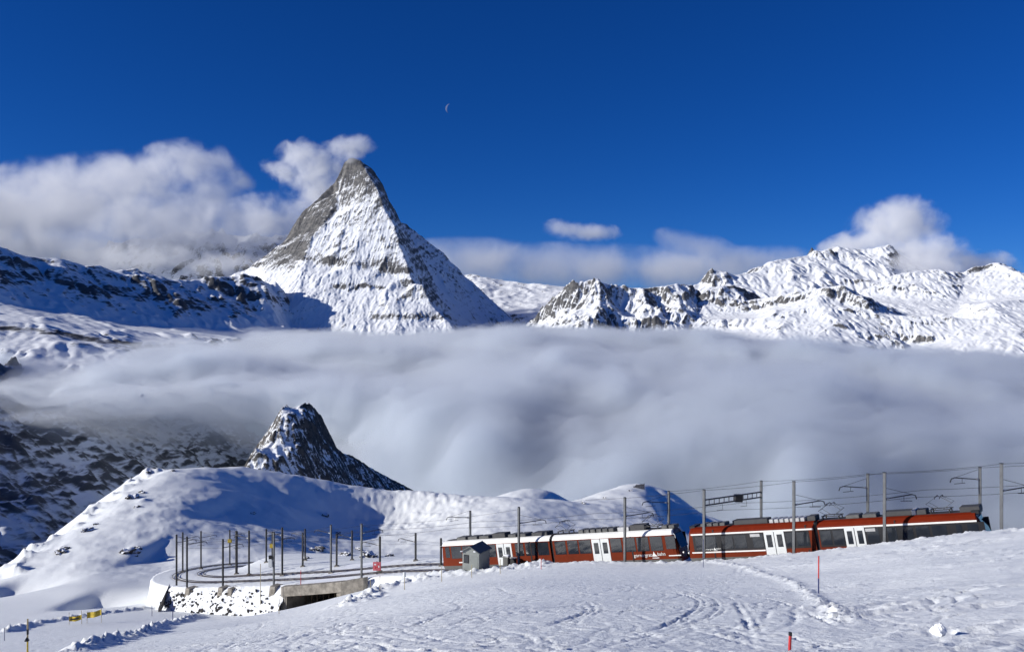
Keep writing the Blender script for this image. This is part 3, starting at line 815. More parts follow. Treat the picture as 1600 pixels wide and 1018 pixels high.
def seen(px, py, d0=150, d1=430):
    for d in np.arange(d0, d1, 1.0):
        x = (px - 800) / F * d
        if zfinal(x, d) > (HOR - py) / F * d: return x, d, zfinal(x, d)
    return None
ROCKS = [(205, 864, 8, 'largest dark rock low on the left of the hill'), (194, 861, 5, 'dark rock touching the largest rock low on the hill, on its left'), (214, 859, 4, 'small rock just right of the largest rock low on the hill'),
    (95, 863, 7, 'dark rock on the sunlit left flank of the hill, near its foot'), (104, 857, 4, 'small rock beside the dark rock on the left flank foot'), (137, 829, 6, 'dark rock halfway up the sunlit left flank of the hill'), (150, 819, 3, 'small rock just above the one halfway up the left flank'),
    (206, 777, 6, 'dark rock in the snow steps below the left shoulder of the hill'), (222, 769, 4, 'rock under the left shoulder, upper right of the snow steps'), (214, 792, 3, 'small rock under the snow steps of the left shoulder'),
    (527, 833, 4, 'lone small rock in the middle of the blue shadow'), (507, 806, 4, 'flat rock at the upper left rim of the blue shadow'),
    (540, 868, 6, 'dark rock behind the back track in the blue shadow'), (573, 868, 8, 'largest dark rock behind the back track in the blue shadow'), (584, 872, 5, 'rock at the right of the largest one behind the back track'), (500, 857, 5, 'rock above the back track at the left end of the blue shadow'), (488, 859, 4, 'small rock at the very left of those behind the back track'), (560, 858, 4, 'small rock above the largest one behind the back track'),
    (478, 872, 4, 'small rock close behind the back track beside a pair of masts'), (610, 868, 4, 'small rock farthest right behind the back track'), (232, 739, 3, 'small rock on the skyline at the left shoulder of the hill'), (270, 736, 3, 'small rock on the skyline right of the left shoulder'), (395, 802, 3, 'tiny rock in the hollow on the hill top'),
    (985, 767, 2.5, 'small rock below the timber barrier on the round hill'), (912, 786, 3, 'small rock on the left skyline of the round hill'), (945, 778, 2, 'tiny rock higher on the left skyline of the round hill')]
for (px, py, r, lab) in ROCKS:
    q_ = seen(px, py)
    if q_ is None: continue
    x, y, z = q_; k = y / F * r
    o = bpy.data.objects.new('rock', rprot[rq.randint(5)]); COL.objects.link(o)
    o.location = (x, y, z - 0.1 * k); o.scale = (k * 1.7, k * 1.2, k * 0.85); o.rotation_euler = (0, 0, rq.rand() * 6)
    tag(o, lab, 'rock', 'rocks poking through the snow beyond the tracks')

# ---- the rock tooth behind the hill
pk = []
sk = [A(*p) for p in ((370, 750, 800), (390, 724, 815), (400, 702, 825), (424, 692, 845), (433, 668, 860), (441, 644, 875), (452, 635, 890), (466, 631, 900), (480, 632, 908), (493, 639, 915), (505, 655, 925), (514, 680, 930), (526, 702, 940), (548, 713, 955), (572, 727, 970), (602, 742, 990), (642, 764, 1020), (690, 790, 1060))]
for p in ((380, 800, 720), (430, 810, 765), (480, 830, 800), (530, 850, 840), (590, 860, 890), (650, 860, 940), (700, 860, 1000), (430, 725, 815), (455, 650, 870), (476, 648, 884), (492, 664, 898), (436, 690, 848), (508, 694, 905), (470, 700, 852), (404, 712, 815), (500, 735, 868)): A(*p)
for p in ((350, 780, 900), (420, 740, 960), (460, 730, 1000), (530, 770, 1050), (620, 800, 1100), (700, 830, 1150)): A(*p)
def rh(X, Y, Z, r):
    px = X / Y * F + 800; py = HOR - Z / Y * F
    return r + 0.13 + 0.12 * np.clip((px - 520) / 30, 0, 1)
M_TOOTH = mountain_mat('dark_rock_and_snow', (0.035, 0.035, 0.035, 1), (0.10, 0.09, 0.08, 1), 0.11, bump=0.7, bdist=1.0)
mountain('rock_peak', 'dark rocky tooth dusted with snow behind the snowy hill', pk, [sk], 1.0, M_TOOTH, amp_r=2.6, fr=24, amp_f=1.6, ff=6, lf=14, amp_n=0.8, rock=(0.9, 2.4), seed=81, rockfn=rh, soft=7, fade=lambda X, Y: np.interp(X / Y * F + 800, [520, 570], [1.0, 0.6]))
# ------------------------------------------------------------------ plain materials
def plain(name, col, rough=0.55, metal=0.0, spec=0.4, var=0.12, vs=1.5, bump=0.0):
    t = NT(name)
    p = t.n('ShaderNodeTexCoord').outputs['Object']
    n = t.noise(p, vs, 5, 0.65)
    a = tuple(c * (1 - var) for c in col) + (1,); b = tuple(min(1, c * (1 + var)) for c in col) + (1,)
    nm = t.bump(t.noise(p, vs * 6, 4, 0.6), bump, 0.02) if bump else None
    t.principled(t.mix(t.maprange(n, 0.3, 0.7), a, b), rough, nm, metal, spec)
    return t.m
M_RED = plain('rail_red_paint', (0.132, 0.022, 0.008), 0.5, spec=0.08, var=0.10, vs=0.7)
M_REDD = plain('rail_red_dark_paint', (0.09, 0.016, 0.007), 0.45)
M_WHITE = plain('white_paint', (0.74, 0.74, 0.71), 0.4, var=0.05)
M_DOOR = plain('door_white_paint', (0.62, 0.64, 0.63), 0.4, var=0.05)
M_BLACK = plain('black_paint', (0.012, 0.012, 0.014), 0.45)
M_GREY = plain('skirt_grey', (0.10, 0.10, 0.095), 0.6)
M_ROOF = plain('roof_dark_grey', (0.05, 0.05, 0.052), 0.7)
M_GEAR = plain('roof_gear_grey', (0.09, 0.09, 0.088), 0.6, var=0.3)
M_ALU = plain('pale_metal', (0.42, 0.42, 0.42), 0.45, 0.3)
M_STEEL = plain('galvanised_steel', (0.125, 0.13, 0.135), 0.55, 0.25, var=0.2)
M_DARKST = plain('dark_steel', (0.035, 0.035, 0.037), 0.5, 0.4)
M_RUST = plain('rail_steel', (0.06, 0.045, 0.035), 0.55, 0.5)
M_CONC = plain('weathered_concrete', (0.235, 0.215, 0.185), 0.85, spec=0.2, var=0.35, vs=1.1, bump=0.5)
M_HUT = plain('hut_grey_green_panel', (0.20, 0.215, 0.205), 0.6, var=0.06)
M_HUTR = plain('hut_roof_panel', (0.115, 0.125, 0.125), 0.6)
M_STONE = plain('wall_stone', (0.065, 0.06, 0.054), 0.85, var=0.4, vs=2.0, bump=0.5)
M_TIMBER = plain('dark_timber', (0.035, 0.028, 0.024), 0.8, var=0.3)
M_SNOWP = plain('packed_snow', (0.85, 0.87, 0.9), 0.6, spec=0.25, var=0.03, vs=2.0, bump=0.35)
def wall_snow():
    t = NT('snow_over_stone'); p = t.n('ShaderNodeTexCoord').outputs['Object']
    n = t.math('ADD', t.math('MULTIPLY', t.noise(p, 1.3, 6, 0.7), 0.7), t.math('MULTIPLY', t.noise(p, 4.0, 4, 0.6), 0.3))
    f = t.maprange(n, 0.60, 0.66)
    st = t.mix(t.noise(p, 3.0, 4, 0.6), (0.05, 0.045, 0.04, 1), (0.17, 0.155, 0.135, 1))
    t.principled(t.mix(f, (0.80, 0.825, 0.85, 1), st), 0.7, t.bump(n, 0.9, 0.25), spec=0.2)
    return t.m
M_WALL = wall_snow()
M_YEL = plain('yellow_cloth', (0.52, 0.38, 0.045), 0.8, var=0.25, vs=3)
M_PINK = plain('faded_red_sign', (0.56, 0.12, 0.14), 0.6, var=0.25, vs=4)
M_PRED = plain('marker_red', (0.50, 0.03, 0.03), 0.5)
M_PBLUE = plain('marker_blue', (0.02, 0.03, 0.12), 0.5)
M_BAMBOO = plain('bamboo', (0.36, 0.30, 0.17), 0.7)
def glass_mat():
    t = NT('tinted_window_glass')
    p = t.n('ShaderNodeTexCoord').outputs['Object']
    n = t.noise(p, 0.9, 3, 0.5)
    t.principled(t.mix(n, (0.006, 0.008, 0.012, 1), (0.03, 0.036, 0.045, 1)), 0.08, None, 0.0, 0.6)
    return t.m
M_GLASS = glass_mat()

# ------------------------------------------------------------------ mesh builder
class MB:
    def __init__(self): self.v = []; self.f = []; self.mi = []
    def add(self, vs, fs, mi=0):
        n = len(self.v); self.v += [tuple(v) for v in vs]; self.f += [tuple(i + n for i in f) for f in fs]; self.mi += [mi] * len(fs)
    def box(self, x0, x1, y0, y1, z0, z1, mi=0, shear=0.0):
        """shear: x moves by shear for each metre up"""
        v = [(x + shear * (z - z0), y, z) for z in (z0, z1) for y in (y0, y1) for x in (x0, x1)]
        self.add(v, [(0, 2, 3, 1), (4, 5, 7, 6), (0, 1, 5, 4), (2, 6, 7, 3), (0, 4, 6, 2), (1, 3, 7, 5)], mi)
    def tube(self, pts, r, n=6, mi=0):
        pts = [Vector(p) for p in pts]; rings = []
        for k, p in enumerate(pts):
            t = (pts[min(k + 1, len(pts) - 1)] - pts[max(k - 1, 0)]).normalized()
            a = t.orthogonal().normalized() if abs(t.z) > 0.95 else t.cross(Vector((0, 0, 1))).normalized()
            b = t.cross(a)
            rr = r[k] if isinstance(r, (list, tuple)) else r
            rings.append([p + a * math.cos(2 * math.pi * j / n) * rr + b * math.sin(2 * math.pi * j / n) * rr for j in range(n)])
        vs = [v for rg in rings for v in rg]; fs = []
        for k in range(len(pts) - 1):
            for j in range(n): fs.append((k * n + j, k * n + (j + 1) % n, (k + 1) * n + (j + 1) % n, (k + 1) * n + j))
        fs.append(tuple(range(n - 1, -1, -1))); fs.append(tuple((len(pts) - 1) * n + j for j in range(n)))
        self.add(vs, fs, mi)
    def hex(self, b, t, mi=0):
        """eight corners: four of the bottom, four of the top, in turn"""
        self.add(list(b) + list(t), [(3, 2, 1, 0), (4, 5, 6, 7), (0, 1, 5, 4), (1, 2, 6, 5), (2, 3, 7, 6), (3, 0, 4, 7)], mi)
    def build(self, name, mats, parent=None, mat_world=None, bevel=0.0, smooth=False):
        me = bpy.data.meshes.new(name); me.from_pydata(self.v, [], self.f)
        if not isinstance(mats, (list, tuple)): mats = [mats]
        for m in mats: me.materials.append(m)
        me.polygons.foreach_set('material_index', self.mi)
        bm = bmesh.new(); bm.from_mesh(me); bmesh.ops.recalc_face_normals(bm, faces=bm.faces)
        if bevel: bmesh.ops.bevel(bm, geom=bm.edges[:], offset=bevel, segments=1, affect='EDGES')
        bm.to_mesh(me); bm.free()
        if smooth: me.polygons.foreach_set('use_smooth', np.ones(len(me.polygons), dtype=bool))
        o = bpy.data.objects.new(name, me); COL.objects.link(o)
        if parent: o.parent = parent
        if mat_world is not None: o.matrix_world = mat_world
        return o

def empty(name, label, cat, group=None, mw=None):
    o = bpy.data.objects.new(name, None); COL.objects.link(o)
    o.empty_display_size = 0.3
    if mw is not None: o.matrix_world = mw
    return tag(o, label, cat, group)

# ------------------------------------------------------------------ the railway tracks
def offset_track(d, dz=0.0, s0=0, s1=None):
    k = np.arange(s0, s1 or len(TRK), 2)
    return [(TRK[i, 0] + TNRM[i, 0] * d, TRK[i, 1] + TNRM[i, 1] * d, TRK[i, 2] + dz) for i in k]
for d, lab in ((0.0, 'railway track nearest the piste, the train standing on it'), (4.1, 'second railway track on the far side of the train')):
    tr = empty('railway_track', lab, 'railway track', 'snow covered railway tracks')
    for o in (-0.5, 0.5):
        b = MB(); b.tube(offset_track(d + o, -0.03), 0.055, 5); b.build('rail', M_RUST, tr)
    b = MB(); b.tube(offset_track(d, -0.09), 0.06, 5); b.build('rack', M_RUST, tr)

# ------------------------------------------------------------------ the train
O3 = Vector((_a[0], _a[1], ZA))
U3 = Vector((DIR2[0], DIR2[1], GRADE)).normalized()
N3 = Vector((NRM2[0], NRM2[1], 0))
W3 = U3.cross(N3).normalized()
MT = Matrix(((U3.x, N3.x, W3.x, O3.x), (U3.y, N3.y, W3.y, O3.y), (U3.z, N3.z, W3.z, O3.z), (0, 0, 0, 1)))
HW = 1.33
def u_of(px, z=2.0, off=HW):
    """position along the train, on its near side, of a pixel column"""
    k = (px - 800) / F
    o = O3 - N3 * off + W3 * z
    # (o.x + s U.x) = k (o.y + s U.y)
    return (k * o.y - o.x) / (U3.x - k * U3.y)

PROFILE = [(0.30, 1.22), (0.72, HW), (3.22, HW), (3.36, 1.30), (3.62, 1.08), (3.76, 0.72), (3.80, 0.0)]   # z, half width
BANDS = [0, 1, 2, 2, 2, 3]      # skirt, side, cove, roof material
def car_body(parent, x0, x1, mats, nose0=None, nose1=None):
    """loft of the cross-section; nose = list of (depth from the end, width scale, [rake by height])"""
    b = MB()
    ring_x = []
    def ring(xf, ws, hs=1.0):
        pts = []
        for z, w in PROFILE: pts.append((xf(z), -w * ws, 0.30 + (z - 0.30) * hs))
        for z, w in reversed(PROFILE[:-1]): pts.append((xf(z), w * ws, 0.30 + (z - 0.30) * hs))
        return pts
    def rake(z, k):   # how far the nose leans back at height z
        return k * (0.10 + 0.9 * max(0.0, (z - 1.2) / 2.6) ** 1.2 + (0.35 * (1.2 - z) / 0.9 if z < 1.2 else 0))
    rings = []
    if nose0:
        for dep, ws, hs in ((0.0, 0.70, 0.97), (0.10, 0.84, 0.985), (0.35, 0.95, 0.995), (0.9, 1.0, 1.0)):
            rings.append(ring(lambda z, dep=dep: x0 + dep + rake(z, nose0) * (1 - dep / 0.9) , ws, hs))
    else: rings.append(ring(lambda z: x0, 1.0))
    if nose1:
        for dep, ws, hs in reversed(((0.0, 0.70, 0.97), (0.10, 0.84, 0.985), (0.35, 0.95, 0.995), (0.9, 1.0, 1.0))):
            rings.append(ring(lambda z, dep=dep: x1 - dep - rake(z, nose1) * (1 - dep / 0.9), ws, hs))
    else: rings.append(ring(lambda z: x1, 1.0))
    n = len(rings[0])
    base = 0
    vs = [p for r in rings for p in r]
    fs = []; mi = []
    for k in range(len(rings) - 1):
        for j in range(n - 1):
            fs.append((k * n + j, k * n + j + 1, (k + 1) * n + j + 1, (k + 1) * n + j))
            jj = j if j < len(BANDS) else (n - 2 - j)
            mi.append(BANDS[min(jj, len(BANDS) - 1)])
        fs.append((k * n + n - 1, k * n, (k + 1) * n, (k + 1) * n + n - 1)); mi.append(0)
    fs.append(tuple(range(n))); mi.append(4); fs.append(tuple((len(rings) - 1) * n + j for j in range(n - 1, -1, -1))); mi.append(4)
    b.v = vs; b.f = fs; b.mi = mi
    return b.build('body', mats, parent)

def side_panel(parent, name, x0, x1, z0, z1, mat, th=0.03, y=HW, both=True, bevel=0.0, shear=0.0, mats=None):
    b = MB()
    b.box(x0, x1, -y - th, -y + 0.05, z0, z1, 0, shear)
    o = b.build(name, mats or mat, parent, bevel=bevel)
    if both:
        c = MB(); c.box(x0, x1, y - 0.05, y + th, z0, z1); c.build(name, mat, parent, bevel=bevel)
    return o

def door(parent, px0, px1):
    a, c = u_of(px0), u_of(px1); m = (a + c) / 2
    for (p, q) in ((a, m - 0.03), (m + 0.03, c)):
        for s in (-1, 1):
            b = MB(); b.box(p, q, s * HW - 0.035 if s < 0 else HW - 0.04, s * HW + 0.04 if s < 0 else HW + 0.035, 0.62, 3.16)
            d = b.build('door', M_DOOR, parent, bevel=0.015)
            g = MB(); w = q - p
            g.box(p + w * 0.24, q - w * 0.22, s * (HW + 0.045) - 0.012, s * (HW + 0.045) + 0.012, 1.55, 2.75)
            g.build('pane', M_GLASS, d, bevel=0.008)
    sp = MB(); sp.box(m - 0.03, m + 0.03, -HW - 0.02, -HW + 0.02, 0.62, 3.16); sp.build('door_seal', M_BLACK, parent)

def windows(parent, ranges, z0, z1, th=0.028):
    for px0, px1 in ranges:
        side_panel(parent, 'window', u_of(px0), u_of(px1), z0, z1, M_GLASS, th, bevel=0.01)

def bar(parent, name, px0, px1, z0, z1, mat, th=0.018): return side_panel(parent, name, u_of(px0), u_of(px1), z0, z1, mat, th)

def pantograph(parent, px):
    x = u_of(px, 4.2, 0.0); z0 = 4.08
    root = None
    b = MB()
    for y in (-0.55, 0.55): b.tube([(x - 0.9, y, z0), (x + 0.9, y, z0)], 0.045)
    for dx in (-0.8, 0.8): b.tube([(x + dx, -0.55, z0), (x + dx, 0.55, z0)], 0.045)
    for dx in (-0.75, 0.75):
        for y in (-0.5, 0.5): b.tube([(x + dx, y, 3.74), (x + dx, y, z0)], 0.07)
    pn_ = b.build('pantograph', M_DARKST, parent)
    zt = z0 + 1.12; zm = z0 + 0.55
    c = MB()
    for y0, y1, y2 in ((-0.5, -0.62, -0.36), (0.5, 0.62, 0.36)):
        for s in (-1, 1):
            c.tube([(x + s * 0.25, y0, z0), (x + s * 1.05, y1, zm), (x + s * 0.16, y2, zt)], 0.026, 5)
    for s in (-1, 1): c.tube([(x + s * 1.05, -0.62, zm), (x + s * 1.05, 0.62, zm)], 0.024, 5)
    c.tube([(x - 1.05, -0.62, zm), (x - 0.16, 0.36, zt)], 0.016, 4); c.tube([(x + 1.05, -0.62, zm), (x + 0.16, 0.36, zt)], 0.016, 4)
    c.build('linkage', M_STEEL, pn_)
    h = MB()
    for dx in (-0.2, 0.2): h.tube([(x + dx, -0.85, zt - 0.12), (x + dx, -0.6, zt + 0.02), (x + dx, 0.6, zt + 0.02), (x + dx, 0.85, zt - 0.12)], 0.03, 5)
    h.build('contact_head', M_DARKST, pn_)

def roof_gear(parent, px0, px1, z1, w=0.75, mat=None, n=1):
    a, c = u_of(px0, 3.9, 0.5), u_of(px1, 3.9, 0.5)
    for k in range(n):
        p = a + (c - a) * k / n; q = a + (c - a) * (k + 0.82) / n if n > 1 else c
        b = MB(); b.box(p, q, -w, w, 3.74, z1); b.build('roof_equipment', mat or M_GEAR, parent, bevel=0.05)

def text_mesh(parent, name, s, x, z, size, mat, y):
    cu = bpy.data.curves.new(name, 'FONT'); cu.body = s; cu.size = size; cu.extrude = 0.004; cu.align_x = 'LEFT'
    to = bpy.data.objects.new('tmp', cu); COL.objects.link(to)
    dg = bpy.context.evaluated_depsgraph_get()
    me = bpy.data.meshes.new_from_object(to.evaluated_get(dg))
    bpy.data.objects.remove(to)
    me.materials.clear(); me.materials.append(mat)
    o = bpy.data.objects.new(name, me); COL.objects.link(o); o.parent = parent
    o.location = (x, y, z); o.rotation_euler = (math.radians(90), 0, 0)
    w = max(v.co.x for v in me.vertices)
    return w

def logo(parent, px0, px1, z, y=-HW - 0.05):
    x0, x1 = u_of(px0), u_of(px1); L = x1 - x0
    sz = L * 0.185
    w = text_mesh(parent, 'lettering', 'gornergrat', x0, z, sz, M_WHITE, y)
    xe = x0 + w + L * 0.015
    e = MB()      # the little mountain emblem
    k = L * 0.10
    pts = [(0, 0), (0.15, 0.55), (0.55, 1.0), (0.75, 1.9), (1.15, 1.15), (1.45, 0.75), (2.1, 0.25), (2.2, 0)]
    front = [(xe + p * k, y, z + q_ * k) for p, q_ in pts]; back = [(a_, b_ + 0.01, c_) for a_, b_, c_ in front]
    n = len(pts)
    e.add(front + back, [tuple(range(n)), tuple(range(2 * n - 1, n - 1, -1))] + [(i, (i + 1) % n, n + (i + 1) % n, n + i) for i in range(n)])
    e.build('emblem', M_WHITE, parent)
    text_mesh(parent, 'lettering', 'bahn', xe + 2.3 * k, z + sz * 0.12, sz, M_WHITE, y)
    d = MB(); xx = xe
    while xx < x1 + L * 0.1:                                # the small second line, too small to read
        ww = L * 0.02 * random.uniform(0.6, 1.4); d.box(xx, xx + ww, y, y + 0.01, z - sz * 0.42, z - sz * 0.22); xx += ww + L * 0.008
    d.build('small_lettering', M_WHITE, parent)

random.seed(4)
# ---- first unit: red with a white roof edge, single windows
t1 = empty('railcar', 'red railcar unit with white roof edge and separate dark windows, downhill end of train', 'train', 'railcars coupled as one train', MT)
xa, xb, xc = u_of(693, 2, 0.6), u_of(860.5), u_of(865); xd = u_of(1070, 1.2, 0.6)
m1 = [M_GREY, M_RED, M_WHITE, M_ROOF, M_REDD]
car_body(t1, xa, xb, m1, nose0=0.55); car_body(t1, xc, xd, m1, nose1=0.95)
b = MB(); b.box(xb, xc, -1.12, 1.12, 0.55, 3.6); b.build('bellows', M_BLACK, t1)
windows(t1, [(706, 722), (723.5, 737), (739, 750), (752, 762), (764, 775.5), (806, 819), (822, 829), (831, 838.5), (841, 858), (868, 885), (888, 904), (906, 924.5), (955, 972), (975, 993.5), (996, 1014.5), (1017, 1036)], 1.62, 3.13)
windows(t1, [(697, 703.5), (1041, 1056)], 1.75, 3.1)
door(t1, 777, 800.5); door(t1, 926, 953)
for px in (829.5, 987.5):                                    # black joints in the shell
    bar(t1, 'shell_joint', px - 1.1, px + 1.1, 0.62, 3.25, M_BLACK, 0.012)
bar(t1, 'side_stripe', 1043, 1062, 1.02, 1.12, M_WHITE)
bar(t1, 'side_stripe', 716, 726, 1.05, 1.18, M_WHITE)
logo(t1, 987.5 + 1.5, 1024, 1.05)
for px, s in ((693, -1), (1070, 1)):                         # windscreens and lamps on the sloping ends
    b = MB(); x = xa if s < 0 else xd
    k = 0.55 if s < 0 else 0.95
    f = lambda z: x - s * (0.10 * k + k * 0.9 * max(0, (z - 1.2) / 2.6) ** 1.2) + s * 0.025
    b.hex([(f(1.75), -0.88, 1.75), (f(1.75), 0.88, 1.75), (f(1.75) - s * 0.05, 0.88, 1.75), (f(1.75) - s * 0.05, -0.88, 1.75)], [(f(3.2), -0.82, 3.2), (f(3.2), 0.82, 3.2), (f(3.2) - s * 0.05, 0.82, 3.2), (f(3.2) - s * 0.05, -0.82, 3.2)])
    b.build('windscreen', M_GLASS, t1)
    for y in (-0.72, 0.72):
        c = MB(); c.tube([(x - s * 0.1, y, 1.25), (x + s * 0.02, y, 1.25)], 0.13, 10); c.build('headlight', M_ALU, t1)
    c = MB(); c.box(min(x, x + s * 0.5), max(x, x + s * 0.5), -0.16, 0.16, 0.72, 0.98); c.build('coupler', M_DARKST, t1)
    c = MB(); c.tube([(x - s * 0.75, -1.05, 3.3), (x - s * 0.35, -1.5, 3.2), (x - s * 0.35, -1.5, 2.9)], 0.03, 5); c.build('mirror_arm', M_WHITE, t1)
roof_gear(t1, 715, 768, 4.12, 0.7, n=3); roof_gear(t1, 770, 790, 4.32, 0.62, M_ROOF); roof_gear(t1, 796, 826, 4.12, 0.8, n=2)
roof_gear(t1, 832, 856, 4.16, 0.7, M_ROOF); roof_gear(t1, 905, 962, 4.15, 0.72, n=6); roof_gear(t1, 966, 984, 4.2, 0.7, M_ALU); roof_gear(t1, 985, 1008, 4.34, 0.62, M_ROOF); roof_gear(t1, 1034, 1056, 4.1, 0.6, n=2)
pantograph(t1, 884); pantograph(t1, 1021)
# ---- second unit: red with a black window band
t2 = empty('railcar', 'red railcar unit with black window band and white stripe, uphill end of train', 'train', 'railcars coupled as one train', MT)
ya, yb, yc, yd = u_of(1077, 1.2, 0.6), u_of(1274.5), u_of(1280), u_of(1552, 1.2, 0.6)
m2 = [M_GREY, M_RED, plain('roof_edge_red', (0.13, 0.014, 0.004), 0.55, spec=0.05), M_ROOF, M_BLACK]
car_body(t2, ya, yb, m2, nose0=0.7); car_body(t2, yc, yd, m2, nose1=0.95)
b = MB(); b.box(yb, yc, -1.12, 1.12, 0.55, 3.65); b.build('bellows', M_BLACK, t2)
bar(t2, 'window_band', 1084, 1266, 1.36, 3.0, M_BLACK, 0.014); bar(t2, 'window_band', 1282, 1541, 1.36, 3.0, M_BLACK, 0.014)
bar(t2, 'white_stripe', 1082, 1273.5, 3.02, 3.17, M_WHITE, 0.022); bar(t2, 'white_stripe', 1281, 1530, 3.02, 3.17, M_WHITE, 0.022)
bar(t2, 'lower_stripe', 1080, 1194.5, 1.20, 1.33, M_WHITE, 0.02); bar(t2, 'lower_stripe', 1376, 1536, 1.20, 1.33, M_WHITE, 0.02)
windows(t2, [(1088, 1099), (1102, 1120), (1128.5, 1146), (1148, 1167), (1177, 1193.5), (1229, 1242), (1246, 1264), (1284, 1300), (1303, 1320), (1356, 1375), (1388, 1403), (1413, 1428.5), (1433, 1454), (1458, 1481), (1496, 1505), (1514, 1531)], 1.55, 2.86, 0.03)
door(t2, 1195.5, 1227); door(t2, 1321.5, 1353)
for px0, px1 in ((1174, 1189), (1354.5, 1370)): bar(t2, 'destination_display', px0, px1, 2.62, 2.9, M_ALU, 0.045)
for px in (1115, 1262, 1402): bar(t2, 'shell_joint', px - 1.0, px + 1.0, 0.62, 1.2, M_BLACK, 0.012); 
for px in (1117, 1262, 1402): bar(t2, 'roof_joint', px - 1.0, px + 1.0, 3.17, 3.5, M_BLACK, 0.0)
logo(t2, 1099, 1118, 1.50, -HW - 0.07)
for x, s, k in ((ya, -1, 0.7), (yd, 1, 0.95)):
    b = MB()
    f = lambda z: x - s * (0.10 * k + k * 0.9 * max(0, (z - 1.2) / 2.6) ** 1.2) + s * 0.03
    b.hex([(f(1.5), -0.9, 1.5), (f(1.5), 0.9, 1.5), (f(1.5) - s * 0.06, 0.9, 1.5), (f(1.5) - s * 0.06, -0.9, 1.5)], [(f(3.3), -0.84, 3.3), (f(3.3), 0.84, 3.3), (f(3.3) - s * 0.06, 0.84, 3.3), (f(3.3) - s * 0.06, -0.84, 3.3)])
    b.build('windscreen', M_GLASS, t2)
    c = MB(); c.box(min(x - s * 1.25, x - s * 0.55), max(x - s * 1.25, x - s * 0.55), -0.85, 0.85, 3.55, 3.92); c.build('cab_roof_fairing', M_BLACK, t2, bevel=0.06)
    c = MB(); c.tube([(f(1.4), -0.95, 1.4), (f(3.2), -0.9, 3.2)], 0.035, 5); c.build('wiper_rail', M_ALU, t2)
    for y in (-0.72, 0.72):
        c = MB(); c.tube([(x - s * 0.1, y, 1.15), (x + s * 0.02, y, 1.15)], 0.13, 10); c.build('headlight', M_ALU, t2)
    c = MB(); c.box(min(x, x + s * 0.5), max(x, x + s * 0.5), -0.16, 0.16, 0.72, 0.98); c.build('coupler', M_DARKST, t2)
roof_gear(t2, 1095, 1135, 4.05, 0.65, n=4); roof_gear(t2, 1145, 1200, 4.2, 0.6, M_ROOF); roof_gear(t2, 1203, 1260, 4.12, 0.75, M_ALU, n=7); roof_gear(t2, 1262, 1275, 4.2, 0.65, M_ROOF)
roof_gear(t2, 1322, 1375, 4.08, 0.7, n=2); roof_gear(t2, 1380, 1448, 4.18, 0.62, M_ROOF); roof_gear(t2, 1425, 1432, 4.24, 0.7, M_ALU); roof_gear(t2, 1500, 1532, 4.22, 0.7, M_ROOF)
pantograph(t2, 1300); pantograph(t2, 1470)

# ------------------------------------------------------------------ masts and overhead line
def hbeam(b, x, y, z0, z1, w=0.13, ang=0.0):
    c, s = math.cos(ang), math.sin(ang)
    prof = [(-w, -w), (w, -w), (w, -w * .72), (w * .2, -w * .72), (w * .2, w * .72), (w, w * .72), (w, w), (-w, w), (-w, w * .72), (-w * .2, w * .72), (-w * .2, -w * .72), (-w, -w * .72)]
    vs = [(x + p * c - q_ * s, y + p * s + q_ * c, z) for z in (z0, z1) for p, q_ in prof]
    n = 12
    b.add(vs, [tuple(range(n - 1, -1, -1)), tuple(range(n, 2 * n))] + [(i, (i + 1) % n, n + (i + 1) % n, n + i) for i in range(n)])

MASTS = {}
def mast(px, x, y, z, h, label, arm=None, dark=False, w=0.13, foot=True):
    w = w * 0.88
    e = empty('catenary_mast', label, 'mast', 'catenary masts of the railway', Matrix.Translation((x, y, z)))
    b = MB(); hbeam(b, 0, 0, -0.6, h, w, math.atan2(DIR2[1], DIR2[0])); b.build('post', M_DARKST if dark else M_STEEL, e)
    c = MB(); c.box(-w * 1.15, w * 1.15, -w * 1.15, w * 1.15, h + 0.002, h + 0.05); c.build('cap', M_DARKST, e)
    if foot:
        f = MB(); f.hex([(-0.42, -0.42, -0.8), (0.42, -0.42, -0.8), (0.42, 0.42, -0.8), (-0.42, 0.42, -0.8)], [(-0.3, -0.3, 0.18), (0.3, -0.3, 0.18), (0.3, 0.3, 0.18), (-0.3, 0.3, 0.18)]); f.build('footing', M_CONC, e)
    if arm:
        v, ha = arm
        v = Vector(v)
        a = MB(); a.tube([(0, 0, ha), tuple(v * 0.85 + Vector((0, 0, ha + 0.28))), tuple(v * 0.96 + Vector((0, 0, ha + 0.18))), tuple(v + Vector((0, 0, ha - 0.15)))], 0.05, 6); a.build('cantilever_arm', M_DARKST, e)
        s = MB(); s.tube([(0, 0, ha + 1.0), tuple(v * 0.85 + Vector((0, 0, ha + 0.28)))], 0.018, 4); s.build('stay_wire', M_DARKST, e)
        i = MB(); i.tube([tuple(v * 0.5 + Vector((0, 0, ha - 0.25))), tuple(v * 0.86 + Vector((0, 0, ha - 0.3)))], 0.03, 5); i.tube([tuple(v * 0.6 + Vector((0, 0, ha - 0.25))), tuple(v * 0.6 + Vector((0, 0, ha + 0.18)))], 0.02, 4); i.build('registration_arm', M_DARKST, e)
        n = MB(); n.tube([tuple(v * 0.06 + Vector((0, 0, ha + 0.02))), tuple(v * 0.13 + Vector((0, 0, ha + 0.05)))], 0.09, 8); n.build('insulator', M_ALU, e)
    MASTS[px] = (x, y, z, h)
    return e
def on_offset(px, d, smax=150):
    k = (px - 800) / F
    q_ = TRK[:smax, :2] + TNRM[:smax] * d
    v = q_[:, 0] - k * q_[:, 1]
    j = int(np.argmin(np.abs(v)))
    return q_[j, 0], q_[j, 1], TRK[j, 2]
